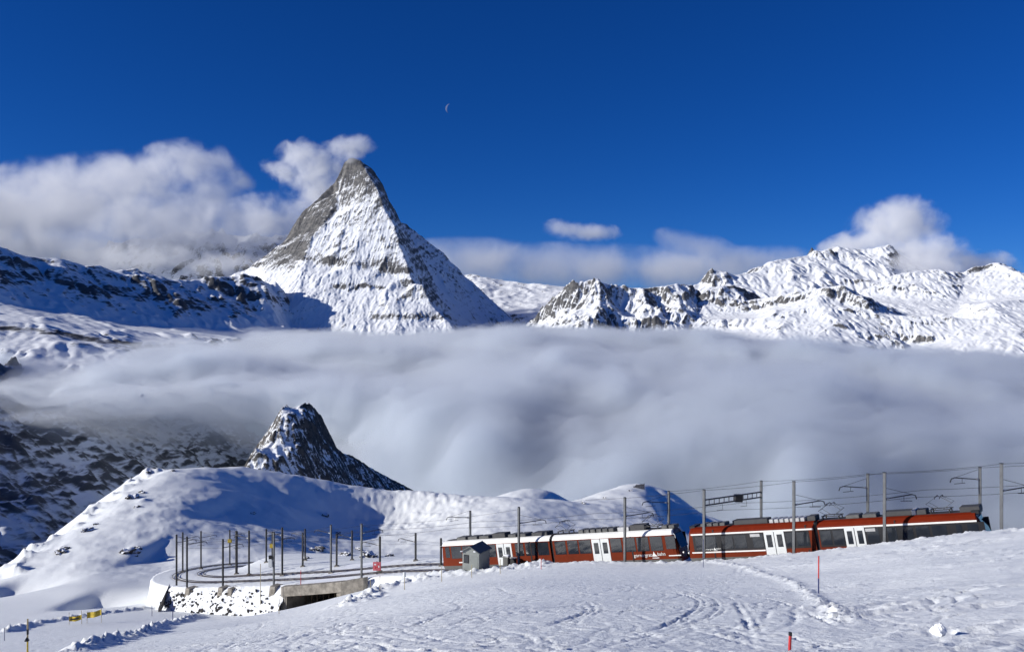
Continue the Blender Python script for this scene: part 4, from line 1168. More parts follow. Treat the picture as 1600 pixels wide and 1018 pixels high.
ARMF = tuple(NRM2 * 2.6 + DIR2 * 2.1) + (0,); ARMR = tuple(-NRM2 * 2.6 - DIR2 * 2.1) + (0,)
FRONT = {806: (792, 'left of the first white train doors'), 972: (777, 'in front of the train just right of its second white doors'), 1098: (765, 'in front of the coupled ends of the train'), 1243: (752, 'in front of the train right of the third white doors'), 1385.7: (738, 'in front of the train right of the fourth white doors'), 1555: (724, 'at the uphill end of the train')}
for px, (ty, lb) in FRONT.items():
    x, y, z = on_offset(px, -3.0)
    g0 = min(gz(x, y), z + 2.2)
    top = (HOR - ty) / F * y
    mast(px, x, y, g0, top - g0, 'grey steel catenary mast ' + lb, None if px == 1098 else (ARMF, z + 5.75 - g0))
REAR = {734.6: (798, 'rising behind the white roof at the downhill end of the train'), 1041: (767, 'rising behind the train left of the dark blue snow shadow'), 1189: (751, 'behind the train, carrying the far end of the lattice gantry'), 1352.5: (740, 'rising behind the fourth white doors'), 1526: (730, 'rising behind the uphill cab of the train')}
for px, (ty, lb) in REAR.items():
    x, y, z = on_offset(px, 7.4)
    g0 = z - 0.15
    top = (HOR - ty) / F * y
    mast(px, x, y, g0, top - g0, 'grey steel catenary mast ' + lb, None if px == 1189 else (ARMR, 5.75))
LOOP = [  # px, top, base, what sets it apart
    (277, 835, 908, 'leftmost of all, at the head of the sloping concrete wing wall'), (285.5, 832, 894, 'second from the left, behind the leftmost one'), (293.6, 838, 911, 'on the first concrete block of the retaining wall'),
    (314, 830, 889, 'standing alone behind the outer side of the bend'), (347, 842, 914, 'on the second concrete block of the retaining wall'), (359, 828, 883, 'thin one at the back of the bend with a yellow box'),
    (369.5, 830, 897, 'thick dark one inside the bend'), (389, 829, 898, 'dark one inside the bend, right of the thick one'), (416, 827, 879, 'thin one on the back leg, left of the pale one with a box'),
    (425.6, 831, 885, 'thin dark one directly behind the pale one with a box'), (431, 831, 913, 'pale one with a white box, left of the underpass'), (441, 824, 899, 'dark one just right of the pale one with a box'),
    (473, 832, 885, 'left one of a close pair on the back leg'), (476.6, 827, 876, 'right one of a close pair on the back leg'), (517, 820, 895, 'tall one behind the underpass'),
    (526, 834, 885, 'short one just right of the tall one behind the underpass'), (550, 829, 875, 'thin one on the back leg left of the brightest one'), (561.5, 818, 908, 'tall bright one at the right end of the underpass wall'),
    (593.6, 838, 893, 'behind the faded red sign'), (649.4, 833, 876, 'alone in the dark blue shadow left of the train'), (689, 841, 884, 'thin one right beside the downhill end of the train')]
for px, ty, by, lb in LOOP:
    near_leg = by > 897
    if px in (277, 293.6, 347, 431, 561.5):
        x, y, z = on_offset(px, -3.4, 175)
        g0 = (HOR - by) / F * y
    else:
        x, y, g0 = hit(px, by, 105, 300)
    h = (by - ty) / F * y
    arm = None
    if px not in (369.5, 425.6, 473, 526):
        sgn = -1 if px in (389, 441, 517, 593.6, 649.4, 550, 476.6) else 1
        arm = ((sgn * 2.7, 1.2, 0), h - 1.25)
    e = mast(px, x, y, g0, h, 'catenary mast ' + lb, arm, dark=px not in (431, 561.5, 517), w=0.17 if px == 369.5 else 0.12, foot=px not in (277, 293.6, 347, 431))
    if px == 431:
        b = MB(); b.box(-0.75, -0.2, -0.25, 0.2, 2.6, 3.5); b.build('switch_box', M_DOOR, e, bevel=0.03)
        b = MB(); b.box(-0.7, -0.25, -0.2, 0.15, 3.7, 4.2); b.build('insulator_box', M_BLACK, e, bevel=0.03)
    if px in (359, 425.6):
        b = MB(); b.box(-0.4, 0.4, -0.2, 0.2, h - 2.6, h - 1.9); b.build('junction_box', M_YEL, e, bevel=0.03)
# gantry between two masts
x0, y0, z0, h0 = MASTS[1098]; x1, y1, z1, h1 = MASTS[1189]
pa = Vector((x0, y0, (HOR - 785) / F * y0)); pb = Vector((x1, y1, (HOR - 772) / F * y1))
ga = empty('lattice_gantry', 'dark lattice gantry beam across both tracks with a hanging box', 'gantry', None, Matrix.Translation(pa))
L = (pb - pa)
for dz, nm in ((0.28, 'upper_chord'), (-0.28, 'lower_chord')):
    b = MB(); b.tube([(0, 0, dz), tuple(L + Vector((0, 0, dz)))], 0.075, 6); b.build(nm, M_DARKST, ga)
for k in range(13):
    b = MB(); p = L * (k / 12); b.tube([tuple(p + Vector((0, 0, -0.28))), tuple(p + Vector((0, 0, 0.28)))], 0.04, 5); b.build('lattice_bar', M_DARKST, ga)
p = L * 0.58; b = MB(); b.box(p.x - 0.4, p.x + 0.4, p.y - 0.3, p.y + 0.3, p.z - 0.42, p.z + 0.36); b.build('switch_box', M_DARKST, ga, bevel=0.04)
for f in (0.3, 0.72):
    p = L * f; b = MB(); b.tube([tuple(p + Vector((0, 0, -0.28))), tuple(p + Vector((0.1, 0.1, -1.0))), tuple(p + Vector((-0.5, 0.3, -1.1)))], 0.025, 4); b.build('wire_hanger', M_DARKST, ga)

def wire(label, pts, r=0.016):
    b = MB()
    dense = []
    for a_, c_ in zip(pts[:-1], pts[1:]):
        for k in range(6):
            t = k / 6; sag = -4 * t * (1 - t) * 0.012 * (Vector(c_) - Vector(a_)).length
            dense.append(tuple(Vector(a_).lerp(Vector(c_), t) + Vector((0, 0, sag))))
    dense.append(pts[-1])
    b.tube(dense, r, 4)
    return tag(b.build('overhead_wire', M_DARKST), label, 'wire', 'overhead wires of the railway')
wire('contact wire over the track that the train stands on', offset_track(0, 5.32, 0, len(TRK) - 2)[::9], 0.018)
wire('contact wire over the far track behind the train', offset_track(4.1, 5.4, 0, len(TRK) - 2)[::9], 0.018)
def tops(ks, dz=0.0): return [(MASTS[k][0], MASTS[k][1], MASTS[k][2] + MASTS[k][3] + dz) for k in ks]
fr = tops([1098, 1243, 1385.7, 1555], -0.02); e0 = Vector(fr[-1]) + Vector((DIR2[0], DIR2[1], GRADE)) * 25
wire('feeder wire along the mast tops in front of the train', [tuple(Vector(fr[0]) - Vector((DIR2[0], DIR2[1], GRADE)) * 14)] + fr + [tuple(e0)])
rr = tops([1041, 1189, 1352.5, 1526], -0.02); e1 = Vector(rr[-1]) + Vector((DIR2[0], DIR2[1], GRADE)) * 30
wire('feeder wire along the mast tops behind the train', rr + [tuple(e1)])
wire('upper cable along the mast tops on the retaining wall', tops([277, 293.6, 347, 431, 561.5, 806], -0.25), 0.014)
wire('upper cable along the thin masts of the back leg', tops([314, 359, 416, 476.6, 550, 649.4], -0.2), 0.014)
# ------------------------------------------------------------------ retaining wall, underpass, wing wall
def trk(s, d, z=None):
    i = int(np.clip(s, 0, len(TRK) - 2)); f = s - i
    p = TRK[i] * (1 - f) + TRK[i + 1] * f; n = TNRM[i] * (1 - f) + TNRM[i + 1] * f
    return Vector((p[0] + n[0] * d, p[1] + n[1] * d, p[2] if z is None else z))
def s_px(px, d):
    q_ = TRK[:180, :2] + TNRM[:180] * d
    k = int(np.argmin(np.abs(q_[:, 0] - (px - 800) / F * q_[:, 1])))
    return float(k)
U0, U1 = s_px(530, -5.0), s_px(452, -5.0)        # the opening of the underpass along the line
W0, W1 = U1 + 0.6, s_px(277, -4.5) + 3
def foot_z(s): 
    p = trk(s, -7.2); return float(S1(np.array([p.x]), np.array([p.y]))[0])
def wall_mesh(name, sA, sB, label):
    n = int((sB - sA) * 3); m = 14
    S_ = np.linspace(sA, sB, n); vs = []
    for s in S_:
        zt = trk(s, 0).z; zb = min(foot_z(s), zt - 2.5) - 0.8
        for k in range(m):
            t = k / (m - 1)
            d = -3.7 - 0.55 * min(t / 0.08, 1) - 2.6 * t
            z = zt - 0.02 + (zb - zt) * t if k else zt + 0.02
            nz = fbm(np.array([s / 0.9]), np.array([t * 7.0]), 4, 0.6, seed=33)[0]
            p = trk(s, d - 0.42 * nz, z); vs.append((p.x, p.y, p.z))
    fs = [(i * m + k, i * m + k + 1, (i + 1) * m + k + 1, (i + 1) * m + k) for i in range(n - 1) for k in range(m - 1)]
    return mesh_obj(name, vs, fs, M_WALL, smooth=True)
wl = wall_mesh('retaining_wall', W0, W1, '')
tag(wl, 'snow plastered stone retaining wall with dark stones showing, under the bend', 'wall')
rs = np.random.RandomState(5)
protos = []
for k in range(6):
    bm = bmesh.new(); bmesh.ops.create_icosphere(bm, subdivisions=1, radius=1.0)
    for v in bm.verts: v.co *= 0.75 + 0.5 * rs.rand(); v.co.z *= 0.75
    me = bpy.data.meshes.new('stone'); bm.to_mesh(me); bm.free(); me.materials.append(M_STONE); protos.append(me)
cnt = 0
while cnt < 210:
    s = W0 + 0.4 + (W1 - W0 - 1) * rs.rand(); t = 0.10 + 0.86 * rs.rand()
    if rs.rand() > 0.35 + 0.65 * min(1, (s - W0) / 10): continue
    zt = trk(s, 0).z; zb = min(foot_z(s), zt - 2.5) - 0.8
    p = trk(s, -4.25 - 2.6 * t - 0.02, zt + (zb - zt) * t)
    o = bpy.data.objects.new('stone', protos[cnt % 6]); COL.objects.link(o); o.parent = wl
    r = 0.10 + 0.20 * rs.rand() ** 1.7
    o.location = p; o.scale = (r * (0.8 + 0.8 * rs.rand()), r, r * (0.6 + 0.5 * rs.rand())); o.rotation_euler = (rs.rand() * 3, rs.rand() * 3, rs.rand() * 6)
    cnt += 1
for px, dz0, dz1, wd in ((293.6, 0.12, 2.4, 0.5), (347, 0.12, 2.0, 0.52), (365, -0.05, 2.1, 0.48), (431, 0.12, 2.0, 0.55)):
    s = s_px(px, -4.4); a, c = trk(s - wd, 0), trk(s + wd, 0)
    zt = trk(s, 0).z
    b = MB()
    q_ = [trk(s - wd, -3.2), trk(s + wd, -3.2), trk(s + wd * 0.9, -4.75), trk(s - wd * 0.9, -4.75)]
    q2 = [trk(s - wd, -3.2), trk(s + wd, -3.2), trk(s + wd, -5.15), trk(s - wd, -5.15)]
    b.hex([(p.x, p.y, zt - dz1) for p in q2], [(p.x, p.y, zt + dz0) for p in q_])
    b.build('buttress', M_CONC, wl, bevel=0.04)
# concrete underpass
up = empty('underpass', 'low concrete underpass beneath the tracks with dark opening', 'underpass')
def seg(name, s0, s1, d0, d1, za, zb, mat, n=5, parent=up):
    """a block that follows the line; za, zb are functions of s"""
    b = MB(); S_ = np.linspace(s0, s1, n); r = []
    for s in S_: r += [trk(s, d0, za(s)), trk(s, d1, za(s)), trk(s, d1, zb(s)), trk(s, d0, zb(s))]
    fs = []
    for k in range(n - 1):
        for j in range(4): fs.append((k * 4 + j, k * 4 + (j + 1) % 4, (k + 1) * 4 + (j + 1) % 4, (k + 1) * 4 + j))
    fs += [(0, 1, 2, 3), tuple((n - 1) * 4 + j for j in (3, 2, 1, 0))]
    b.add(r, fs); return b.build(name, mat, parent)
zt = lambda s: trk(s, 0).z
zfl = lambda s: foot_z(s) - 0.35
seg('deck_edge', U0 - 1.0, U1 + 0.9, -5.3, -4.3, lambda s: zt(s) - 1.25, lambda s: zt(s) + 0.12, M_CONC)
seg('deck', U0 - 0.6, U1 + 0.6, -4.3, 9.5, lambda s: zt(s) - 0.9, lambda s: zt(s) - 0.13, M_SNOWP)
seg('floor', U0 - 0.2, U1 + 0.2, -6.5, 9.3, lambda s: zfl(s) - 0.3, lambda s: zfl(s) + 0.1, M_STONE)
seg('abutment', U0 - 0.8, U0, -5.1, 9.3, lambda s: zfl(s) - 0.3, lambda s: zt(s) - 0.92, M_CONC, 2)
seg('abutment', U1, U1 + 0.8, -5.1, 9.3, lambda s: zfl(s) - 0.3, lambda s: zt(s) - 0.92, M_CONC, 2)
seg('dark_end_panel', U0, U1, 8.7, 9.3, lambda s: zfl(s) - 0.3, lambda s: zt(s) - 0.92, M_STONE, 3)  # added end panel: the passage runs on, closed here to keep it dark
b = MB()
p0, p1, p2 = trk(U0 - 1.0, -5.3), trk(U0 - 4.2, -4.3), trk(U0 - 1.0, -4.2); p3 = trk(U0 - 4.2, -3.4)
b.hex([(p0.x, p0.y, p0.z - 3.2), (p1.x, p1.y, p1.z - 1.6), (p3.x, p3.y, p3.z - 1.6), (p2.x, p2.y, p2.z - 3.2)], [(p0.x, p0.y, p0.z + 0.1), (p1.x, p1.y, p1.z + 0.15), (p3.x, p3.y, p3.z + 0.15), (p2.x, p2.y, p2.z + 0.1)])
b.build('wing_wall', M_CONC, up, bevel=0.03)
b = MB()
for k in range(9):
    s = U0 + 0.3 + (U1 - U0 - 0.6) * k / 8; p = trk(s, -1.5 + 0.05 * (k % 2), 0)
    b.box(p.x - 0.09, p.x + 0.09, p.y - 0.05, p.y + 0.05, zfl(s), zt(s) - 0.93)
b.build('timber_shoring', plain('old_timber', (0.10, 0.075, 0.05), 0.85, var=0.4), up)
# sloping wing wall at the left end of the retaining wall
sl = W1 + 0.3
tp = trk(sl, -4.0); tq = trk(sl + 1.4, -3.2)
ft = Vector(P(247, 957, 127)); 
b = MB()
dv = Vector((tq.x - tp.x, tq.y - tp.y, 0)) * 0.55
b.hex([tuple(ft + Vector((0, 0, -0.6))), tuple(ft + dv + Vector((0, 0, -0.6))), tuple(Vector((tp.x, tp.y, tp.z - 1.5)) + dv), (tp.x, tp.y, tp.z - 1.5)],
      [tuple(ft + Vector((0, 0, 0.75))), tuple(ft + dv + Vector((0, 0, 0.75))), tuple(Vector((tp.x, tp.y, tp.z + 0.2)) + dv), (tp.x, tp.y, tp.z + 0.2)])
tag(b.build('wing_wall', M_CONC, None, bevel=0.05), 'dark sloping concrete wing wall at the left end of the retaining wall', 'wall')

# ------------------------------------------------------------------ hut beside the line
x, y, z = hit(741, 893, 85, 108)
hx, hy = x, y
ang = math.radians(-26)
hut = empty('hut', 'small grey green trackside hut with pitched roof and one window', 'hut', None, Matrix.Translation((x + 0.2, y + 0.4, z)) @ Matrix.Rotation(ang, 4, 'Z'))
k = y / F
wd, dp, hh = 29 * k, 2.6, 2.45
b = MB(); 
b.add([(-wd / 2, -dp / 2, -0.5), (wd / 2, -dp / 2, -0.5), (wd / 2, dp / 2, -0.5), (-wd / 2, dp / 2, -0.5), (-wd / 2, -dp / 2, hh), (wd / 2, -dp / 2, hh - 0.02), (wd / 2, dp / 2, hh), (-wd / 2, dp / 2, hh), (0, -dp / 2, hh + 0.55), (0, dp / 2, hh + 0.55)],
      [(3, 2, 1, 0), (0, 1, 5, 8, 4), (1, 2, 6, 5), (2, 3, 7, 9, 6), (3, 0, 4, 7)])
b.build('wall', M_HUT, hut)
for s in (-1, 1):
    b = MB()
    b.hex([(s * (wd / 2 + 0.22), -dp / 2 - 0.25, hh - 0.1), (s * (wd / 2 + 0.22), dp / 2 + 0.2, hh - 0.1), (s * 0.01, dp / 2 + 0.2, hh + 0.58), (s * 0.01, -dp / 2 - 0.25, hh + 0.58)],
          [(s * (wd / 2 + 0.22), -dp / 2 - 0.25, hh - 0.0), (s * (wd / 2 + 0.22), dp / 2 + 0.2, hh - 0.0), (s * 0.01, dp / 2 + 0.2, hh + 0.69), (s * 0.01, -dp / 2 - 0.25, hh + 0.69)])
    b.build('roof', M_HUTR, hut)
b = MB(); b.box(-wd / 2 + 0.18, -wd / 2 + 0.85, -dp / 2 - 0.03, -dp / 2 + 0.02, 1.15, 2.1); w_ = b.build('window', M_BLACK, hut, bevel=0.01)
b = MB(); b.box(-wd / 2 + 0.26, -wd / 2 + 0.77, -dp / 2 - 0.045, -dp / 2 - 0.032, 1.23, 2.02); b.build('pane', M_GLASS, w_)
b = MB(); b.box(wd * 0.02, wd * 0.44, -dp / 2 - 0.02, -dp / 2 + 0.02, 0.0, 2.0); b.build('door', plain('hut_door_panel', (0.19, 0.205, 0.195), 0.6, var=0.05), hut, bevel=0.008)
for sx in (-0.5, 0.3):
    bm = bmesh.new(); bmesh.ops.create_icosphere(bm, subdivisions=2, radius=0.18)
    for v in bm.verts: v.co.z *= 0.35; v.co *= 0.85 + 0.3 * random.random()
    me = bpy.data.meshes.new('snow_patch'); bm.to_mesh(me); bm.free(); me.materials.append(M_SNOWP)
    o = bpy.data.objects.new('snow_patch', me); COL.objects.link(o); o.parent = hut; o.location = (sx * wd, -dp / 2 - 0.15, hh + 0.02 + (0.55 - abs(sx) * 1.1) * 0.6)
# control cabinets beside the doors
for px, lab, w, h, mat in ((789.5, 'dark control cabinet with snow on top beside the hut', 0.75, 2.0, M_GREY), (797.5, 'narrow dark cabinet at the foot of the mast beside the first train doors', 0.6, 1.8, M_DARKST)):
    x, y, z = on_offset(px, -2.7); z = gz(x, y)
    cb = empty('control_cabinet', lab, 'cabinet', None, Matrix.Translation((x, y, z)) @ Matrix.Rotation(math.atan2(DIR2[1], DIR2[0]), 4, 'Z'))
    b = MB(); b.box(-w / 2, w / 2, -0.25, 0.25, -0.6, h); b.build('casing', mat, cb, bevel=0.02)
    b = MB(); b.box(-w / 2 - 0.05, w / 2 + 0.05, -0.3, 0.3, h, h + 0.06); b.build('lid', M_ALU, cb)
    b = MB(); b.box(-w / 2 + 0.06, w / 2 - 0.06, -0.27, -0.25, 0.2, h - 0.15); b.build('door', mat, cb, bevel=0.005)
    if px < 790:
        b = MB(); b.box(-w / 2, w / 2, -0.22, 0.26, h + 0.06, h + 0.22); b.build('snow_cap', M_SNOWP, cb, bevel=0.07)

# ------------------------------------------------------------------ signs, banners, marker poles
x, y, z = hit(589, 897, 100, 140)
sg = empty('sign', 'faded red square sign panel on a dark post below the track', 'sign', None, Matrix.Translation((x, y, z)))
k = y / F
b = MB(); b.tube([(0, 0, -0.5), (0, 0, 21 * k)], 0.06, 6); b.build('post', M_DARKST, sg)
b = MB(); b.box(-6 * k, 6 * k, -0.12, -0.07, 6.5 * k, 20 * k); pn2 = b.build('panel', M_PINK, sg, bevel=0.01)
for (u, v, w_, h_) in ((-0.7, 0.66, 0.5, 0.16), (-0.1, 0.3, 0.35, 0.2), (0.2, 0.72, 0.4, 0.1), (-0.5, 0.2, 0.25, 0.3), (0.35, 0.35, 0.3, 0.25)):
    b = MB(); b.box(u * 6 * k, (u + w_) * 6 * k, -0.127, -0.121, (6.5 + v * 13) * k, (6.5 + (v + h_) * 13) * k); b.build('mark', M_WHITE if u in (-0.7, 0.35) else M_PRED, pn2)

for (xa_, ya_, xb_, yb_, lab, arrow) in ((108, 975, 127.5, 972, 'yellow banner with a black arrow between two thin poles', True), (136, 973, 158.5, 968, 'plain yellow banner between two thin poles, right of the arrow banner', False)):
    A_ = Vector(hit(xa_, ya_, 60, 160)); B_ = Vector(hit(xb_, yb_, 60, 160))
    B_ = Vector(P(xb_, yb_, A_.y)); A_ = Vector(P(xa_, ya_, A_.y))
    k = A_.y / F
    bn = empty('banner', lab, 'banner', 'yellow banners beside the snow road', Matrix.Translation(A_))
    V_ = B_ - A_
    for q_ in (Vector((0, 0, 0)), V_):
        b = MB(); b.tube([tuple(q_ + Vector((0, 0, -0.8))), tuple(q_ + Vector((0, 0, 19 * k)))], 0.03, 5); b.build('pole', M_BAMBOO, bn)
    n = 10; vs = []; 
    lo_, hi_ = (5, 12.5) if arrow else (8, 17)
    for i in range(n + 1):
        t = i / n; sag = math.sin(t * math.pi) * 1.2 * k
        for zz in (lo_, (lo_ + hi_) / 2, hi_): vs.append(V_ * t + Vector((0, 0.08 * math.sin(t * 9), zz * k - sag)))
    b = MB(); fs = [(i * 3 + j, i * 3 + j + 1, i * 3 + 4 + j, i * 3 + 3 + j) for i in range(n) for j in range(2)]
    vs2 = [v + Vector((0, 0.02, 0)) for v in vs]; m_ = len(vs)
    b.add(vs + vs2, fs + [tuple(q_ + m_ for q_ in reversed(f)) for f in fs]); cl = b.build('cloth', M_YEL, bn)
    b = MB()
    if arrow:
        mid_ = Vector((0, -0.05, (lo_ + hi_) / 2 * k - 0.9 * k)); th = 1.1 * k
        sh_ = [(V_ * 0.12 + mid_ + Vector((0, 0, -th))), (V_ * 0.62 + mid_ + Vector((0, 0, -th))), (V_ * 0.62 + mid_ + Vector((0, 0, -2 * th))), (V_ * 0.9 + mid_), (V_ * 0.62 + mid_ + Vector((0, 0, 2 * th))), (V_ * 0.62 + mid_ + Vector((0, 0, th))), (V_ * 0.12 + mid_ + Vector((0, 0, th)))]
        b.add([tuple(v + Vector((0, -0.06, 0))) for v in sh_], [tuple(range(7))]); b.build('arrow', M_BLACK, cl)
POLES = [(1279, 868, 928, 'slim piste marker pole, red above and dark blue below, beside the snow berm', 'rb', 0.035), (1234, 992, 1036, 'red piste marker pole with black tip at the bottom edge', 'rk', 0.03),
    (845.5, 870, 889, 'thin red marker pole before the train left of the joint', 'r', 0.03), (1098.8, 842, 886, 'thin dark marker pole before the coupled train ends', 'b', 0.025), (270, 935, 973, 'dark blue marker pole before the stone wall', 'b', 0.05), (43, 966, 1024, 'yellow marker pole with a dark knot at the lower left', 'y', 0.05),
    (237.5, 931, 962, 'thin pole at the foot of the sloping wing wall', 'b', 0.04), (7, 980, 1000, 'short thin pole at the left edge', 'b', 0.03), (898, 855, 876, 'thin red pole in front of the red railcar windows', 'r', 0.025),
    (579, 905, 928, 'thin bamboo pole left of the pair below the sign', 'w', 0.025), (593.5, 899, 926, 'thin bamboo pole below the red sign', 'w', 0.03), (632, 893, 921, 'bamboo pole with a pale lantern top on the snow bank', 'l', 0.03), (690, 885, 908, 'thin bamboo pole before the downhill train end', 'w', 0.025), (737, 882, 902, 'thin bamboo pole in front of the hut', 'w', 0.025), (781.5, 873, 896, 'thin bamboo pole right of the hut', 'w', 0.025),
    (407, 880, 938, 'thin pale pole before the stone wall', 'w', 0.02), (436, 935, 958, 'thin short pole left of the underpass opening', 'w', 0.03), (470, 890, 925, 'thin red pole on the underpass edge', 'r', 0.02)]
for px, ty, by, lab, kind, r in POLES:
    if by > 1018: d = {1234: 16.0, 43: 50.0}[px]; x, y, z = P(px, by, d); z = gz(x, y)
    elif px == 407 or px == 470: x, y, z = P(px, by, 118)
    else: x, y, z = hit(px, by, 12, 180)
    h = (HOR - ty) / F * y - z
    e = empty('marker_pole', lab, 'marker pole', 'marker poles', Matrix.Translation((x, y, z)))
    r = max(r, 0.00038 * y)
    m_lo, m_hi = {'rb': (M_PBLUE, M_PRED), 'rk': (M_PRED, M_PRED), 'r': (M_PRED, M_PRED), 'b': (M_PBLUE, M_PBLUE), 'y': (M_YEL, M_BAMBOO), 'w': (M_BAMBOO, M_BAMBOO), 'l': (M_BAMBOO, M_BAMBOO)}[kind]
    b = MB(); b.tube([(0, 0, -0.5), (0, 0, h * 0.42)], r, 7); b.build('lower_shaft', m_lo, e)
    b = MB(); b.tube([(0, 0, h * 0.42), (0.01, 0, h)], r * 0.96, 7); b.build('upper_shaft', m_hi, e)
    if kind in ('rk',): b = MB(); b.tube([(0.01, 0, h), (0.01, 0, h + 0.06)], r * 1.15, 7); b.build('cap', M_BLACK, e)
    if kind == 'y':
        b = MB(); b.tube([(-0.12, -0.05, h * 0.36), (0, -0.06, h * 0.42), (0.1, -0.05, h * 0.37)], [0.05, 0.14, 0.06], 7); b.build('knot', M_BLACK, e)
        b = MB(); b.tube([(0.01, 0, h * 0.55), (0.01, 0, h * 0.7)], r * 1.2, 7); b.build('band', M_BLACK, e)
    if kind == 'l': b = MB(); b.tube([(0, 0, h - 0.5), (0, 0, h)], 0.16, 8); b.build('lantern', M_DOOR, e, bevel=0.02)

# ------------------------------------------------------------------ snow block, timber barrier, moon
x, y, z = hit(1467, 988, 10, 40)
bm = bmesh.new(); bmesh.ops.create_icosphere(bm, subdivisions=4, radius=1.0)
cs = np.array([v.co for v in bm.verts])
k = y / F
for v in bm.verts:
    c = v.co; t = (c.z + 1) / 2
    w = 12.5 * k * (1 - 0.60 * t ** 1.1) * (1.15 if c.x < 0 else 1.0)
    nn = fbm(np.array([c.x * 2.1 + c.z]), np.array([c.y * 2.1 - c.z * 1.7]), 4, 0.6, seed=44)[0]
    q_ = max(abs(c.x), abs(c.y), 1e-6); sq = (q_ ** 0.25)
    v.co = Vector((c.x * w * (1 + 0.45 * nn) + (0.02 if c.z > 0 else 0), c.y * w * (1 + 0.45 * nn), t * 20 * k * (1 + 0.2 * nn) - 0.08))
me = bpy.data.meshes.new('snow_block'); bm.to_mesh(me); bm.free(); me.materials.append(M_SNOWP); me.polygons.foreach_set('use_smooth', np.ones(len(me.polygons), bool))
o = bpy.data.objects.new('snow_block', me); COL.objects.link(o); o.location = (x, y, z); tag(o, 'upright lump of snow standing on the piste at the lower right', 'snow block')

x, y, z = hit(990, 761, 300, 440); 
y = min(y, 425); x = (990 - 800) / F * y; z = gz(x, y)
k = y / F
tb = empty('timber_barrier', 'dark timber barrier on top of the round snow hill', 'barrier', None, Matrix.Translation((x, y, z)))
for i in range(15):
    t = i / 14; h = 5.2 * k * min(1, t * 3.2) * (0.85 if 0.35 < t < 0.6 else 1.0)
    b = MB(); b.box(t * 16 * k - 0.13, t * 16 * k + 0.13, -0.06 + 0.02 * (i % 2), 0.06 + 0.02 * (i % 2), -0.8, max(0.5, h)); b.build('board', M_TIMBER, tb)
b = MB(); b.tube([(0, 0.15, 1.0 * k), (16 * k, 0.15, 3.6 * k)], 0.1, 5); b.build('rail', M_TIMBER, tb)
b = MB(); b.tube([(16.6 * k, 0, -0.8), (16.6 * k, 0, 6.2 * k)], 0.14, 6); b.build('post', M_TIMBER, tb)

# moon: a pale thin sickle of a ball lit from the left
R = 60.0 * 11; c = Vector(P(703.5, 170, 60000)); R = 7.6 / F * 60000
t = NT('pale_moon'); d = t.n('ShaderNodeBsdfDiffuse'); d.inputs['Color'].default_value = (0.25, 0.27, 0.3, 1)
tr_ = t.n('ShaderNodeBsdfTransparent'); mx = t.n('ShaderNodeMixShader'); mx.inputs[0].default_value = 0.35
t.l(tr_.outputs[0], mx.inputs[1]); t.l(d.outputs[0], mx.inputs[2]); t.l(mx.outputs[0], t.out.inputs['Surface'])
vs = []; n = 24; m = 8
for i in range(n + 1):
    la = math.pi * (i / n - 0.5)
    for j in range(m + 1):
        lo_ = math.radians(180 + 5) + math.radians(52) * j / m       # a lune on the sunward side
        vs.append((R * math.cos(la) * math.cos(lo_), R * math.cos(la) * math.sin(lo_), R * math.sin(la)))
fs = [(i * (m + 1) + j, i * (m + 1) + j + 1, (i + 1) * (m + 1) + j + 1, (i + 1) * (m + 1) + j) for i in range(n) for j in range(m)]
mo = mesh_obj('moon', vs, fs, t.m, smooth=True); mo.location = c; mo.rotation_euler = (0, math.radians(18), 0)
tag(mo, 'faint pale crescent moon high in the blue sky', 'moon')
# ------------------------------------------------------------------ clouds
def smooth_hull(name, pts):
    bm = bmesh.new()
    for p in pts: bm.verts.new(p)
    bmesh.ops.convex_hull(bm, input=bm.verts)
    bmesh.ops.delete(bm, geom=[v for v in bm.verts if not v.link_faces], context='VERTS')
    bmesh.ops.recalc_face_normals(bm, faces=bm.faces)
    me = bpy.data.meshes.new(name); bm.to_mesh(me); bm.free()
    o = bpy.data.objects.new(name, me); COL.objects.link(o)
    return o

def sph(n=60):
    k = np.arange(n) + 0.5
    ph = np.arccos(1 - 2 * k / n); th = np.pi * (1 + 5 ** 0.5) * k
    return np.stack([np.cos(th) * np.sin(ph), np.sin(th) * np.sin(ph), np.cos(ph)], 1)

